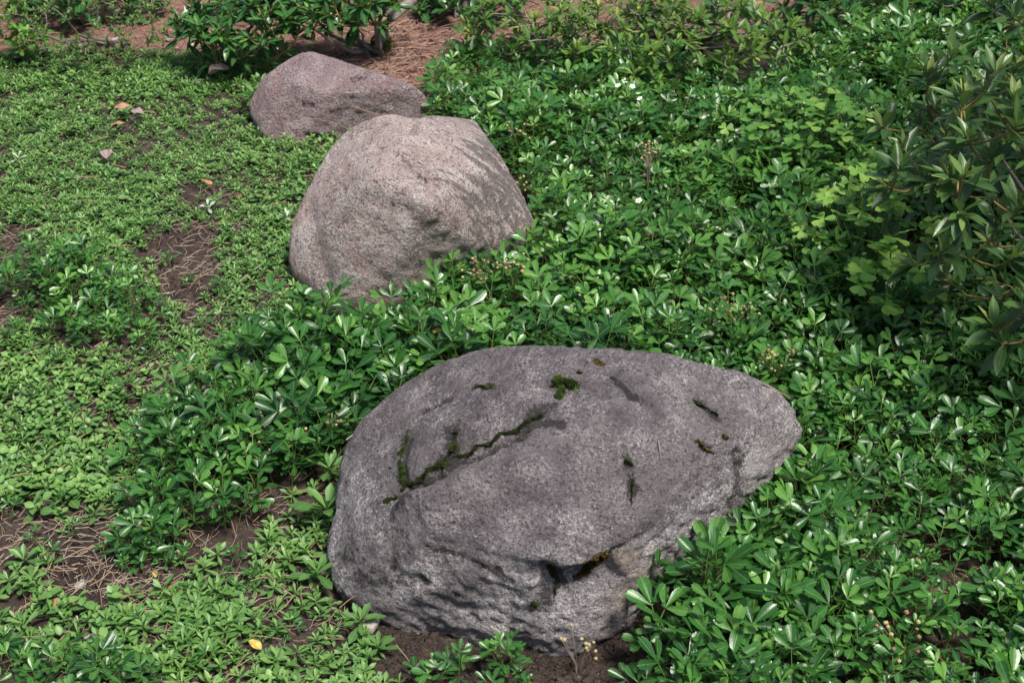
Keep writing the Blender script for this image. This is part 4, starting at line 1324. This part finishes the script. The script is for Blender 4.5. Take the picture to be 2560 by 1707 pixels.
fallen_leaf(600, 1490, .022, .013, R(60), .4, M_YEL, 'bright yellow leaf in the rosettes beside the bare soil', .022)
fallen_leaf(380, 1420, .020, .009, R(-20), .3, M_YEL, 'slim yellow leaf near the small cinquefoil sprig', .014, LANC)
fallen_leaf(355, 1310, .018, .008, R(200), .3, M_YEL, 'yellow and red leaf hanging below a cinquefoil sprig', .014, LANC)
fallen_leaf(840, 862, .024, .010, R(175), .5, M_YEL, 'yellow brown leaf on cinquefoil behind the large boulder', .05, LANC)
fallen_leaf(982, 770, .026, .011, R(-70), .4, M_YEL, 'pale yellow cinquefoil leaf in the strip between boulders', .09, OBL)

def stone(dx, dy, size, label, z=.004, mat=M_STONE, sq=(1, .7, .55), seed=0):
    d, f = icosphere(3)
    q = d * np.array(sq) * size
    q = q * (1 + .35 * fbm(d * 1.6, 2, seed + 7))[:, None]
    q = np.sign(q) * np.minimum(np.abs(q), size * np.array(sq) * .82)
    me = bpy.data.meshes.new('stone'); me.from_pydata(q.tolist(), [], f.tolist()); me.materials.append(mat)
    o = link('stone', me); o.location = spot(dx, dy, z); o.rotation_euler = (.1, .2, seed * 1.3)
    return tag(o, label, 'stone')
stone(848, 1432, .020, 'pale angular stone half buried at the rim of bare soil', .006, seed=1)
stone(196, 1462, .011, 'small white pebble on worn soil', .004, seed=2, mat=M_STONE)
stone(185, 1343, .010, 'white shell-like pebble next to dead stems', .004, seed=3)
stone(992, 1524, .008, 'tiny pale pebble beside orange needles on soil', .004, seed=4)
stone(128, 1373, .009, 'tiny grey pebble touching the reddish bark piece', .004, seed=5)
for i, (x, y) in enumerate([(440, 105), (385, 90), (520, 125), (265, 92), (150, 100), (580, 100)]):
    stone(x, y, .011, 'pale pebble lying in the needles of the path', .012, seed=10 + i)['group'] = 'pebbles on the path'

cone = empty('pine_cone', spot(548, 452, .012)); cone.rotation_euler = (R(65), 0, R(30))
tag(cone, 'small closed brown pine cone lying in the carpet', 'pine cone')
d, f = icosphere(3)
q = d * np.array([.0105, .0105, .017]) * (1 - .25 * d[:, 2:3])
me = bpy.data.meshes.new('core'); me.from_pydata(q.tolist(), [], f.tolist()); me.materials.append(M_CONE)
link('core', me, cone)
sc_me = blade(.009, .009, 4, 3, ROUND, -.5, .2).mesh('scale', [M_CONE])
for i in range(44):
    t = i / 43
    z = -.014 + .028 * t
    r_ = .0105 * math.sqrt(max(0.05, 1 - (z / .0175) ** 2)) * (1.1 - .25 * t)
    a = i * 2.4
    link('scale', sc_me, cone, frame(Vector((math.cos(a) * r_, math.sin(a) * r_, z - .004)), Vector((math.cos(a) * .55, math.sin(a) * .55, 1)), 0, 1 - .3 * t, Vector((math.cos(a), math.sin(a), 0))))

# ------------------------------------------------------------------ seed heads and flowers of the cinquefoil
def ball(r, mat, name):
    d, f = icosphere(2)
    q = d * r * (1 + .12 * np.sin(d[:, 0:1] * 9) * np.sin(d[:, 1:2] * 8 + 1)) * np.array([1, 1, .85])
    me = bpy.data.meshes.new(name); me.from_pydata(q.tolist(), [], f.tolist()); me.materials.append(mat)
    me.polygons.foreach_set('use_smooth', np.ones(len(f), bool))
    return me
SB, SY = ball(.0030, M_SEED, 'seed_head'), ball(.0030, M_SEEDY, 'seed_head')
def seeds(dx, dy, z0, n, rad, h, label, me, stem=M_STEM):
    p = spot(dx, dy, z0)
    r = empty('seed_cluster', p)
    tag(r, label, 'seed heads', 'cinquefoil seed clusters')
    g = Geo()
    for i in range(n):
        a, q = rnd.random() * 6.28, math.sqrt(rnd.random()) * rad
        t = Vector((math.cos(a) * q, math.sin(a) * q, h * rnd.uniform(.6, 1.1)))
        g.tube([(0, 0, -.05), Vector((t.x * .2, t.y * .2, h * .25)), t], .0007, .0005, 3, .4)
        link('seed_head', rnd.choice([me, me, SB if me is SY else SY]), r, Matrix.Translation(t) @ Matrix.Rotation(rnd.random() * 3, 4, 'X') @ Matrix.Scale(rnd.uniform(.75, 1.2), 4))
    link('stem', g.mesh('stem', [stem]), r)
seeds(1105, 650, .07, 22, .045, .045, 'dense cluster of red brown seed heads in front of the pink boulder', SB)
seeds(1180, 650, .075, 10, .03, .05, 'straw coloured seed heads above the strip of cinquefoil', SY)
seeds(1110, 780, .05, 9, .04, .03, 'brown seed heads just behind the crest of the large boulder', SB)
seeds(640, 1020, .05, 20, .05, .03, 'brown and straw seed heads in a hollow beside the large boulder', SY)
seeds(570, 985, .05, 10, .04, .03, 'yellowish seed heads in cinquefoil close to the carpet', SY)
seeds(740, 990, .06, 8, .035, .03, 'small dark seed heads near the flank of the large boulder', SB)
seeds(1190, 330, .06, 16, .05, .05, 'straw seed heads over the shoulder of the pink boulder', SY)
seeds(1185, 455, .06, 16, .035, .04, 'olive seed heads brushing the dark streaked flank of the pink boulder', SY)
seeds(1490, 395, .09, 18, .03, .06, 'tall pale seed umbel standing above the cinquefoil', SY, M_STRAW)
seeds(1690, 745, .07, 18, .05, .04, 'mixed brown seed heads in cinquefoil up from the boulder crest', SB)
seeds(1780, 860, .06, 14, .035, .035, 'straw seed heads over the far shoulder of the large boulder', SY)
seeds(1330, 1548, .0, 11, .03, .07, 'dry forked seed stalks standing on the bare soil', SY, M_STRAW)
seeds(2060, 1490, .06, 14, .05, .04, 'pinkish brown seed heads in the cinquefoil by the large boulder', SY)
seeds(1830, 545, .08, 10, .04, .04, 'straw seed heads near the sorrel clump', SY)

def flower(dx, dy, z, label):
    r = empty('white_flower', spot(dx, dy, z), rnd.random() * 6)
    r.rotation_euler = (R(-25), 0, rnd.random() * 6)
    tag(r, label, 'flower', 'white cinquefoil flowers')
    me = blade(.0075, .0062, 5, 3, ROUND, .2, .05).mesh('petal', [M_PETAL])
    for k in range(5): link('petal', me, r, frame(Vector((0, 0, .001)), dirv(k * 1.2566, R(12))))
    link('centre', ball(.0022, M_ANTHER, 'centre'), r, Matrix.Translation((0, 0, .002)))
    link('stem', Geo().tube([(0, 0, 0), (0, .01, -.04), (.005, .02, -.09)], .0006, .0008, 4).mesh('stem', [M_STEM]), r)
for x, y in [(1436, 187), (1452, 200), (1420, 198)]: flower(x, y, .13, 'white five-petalled flower in a group of three over the ground cover')
flower(1470, 228, .12, 'white flower standing alone below the group of three')
flower(1468, 462, .13, 'lone white flower next to the tall pale seed umbel')
print('objects', len(bpy.data.objects))
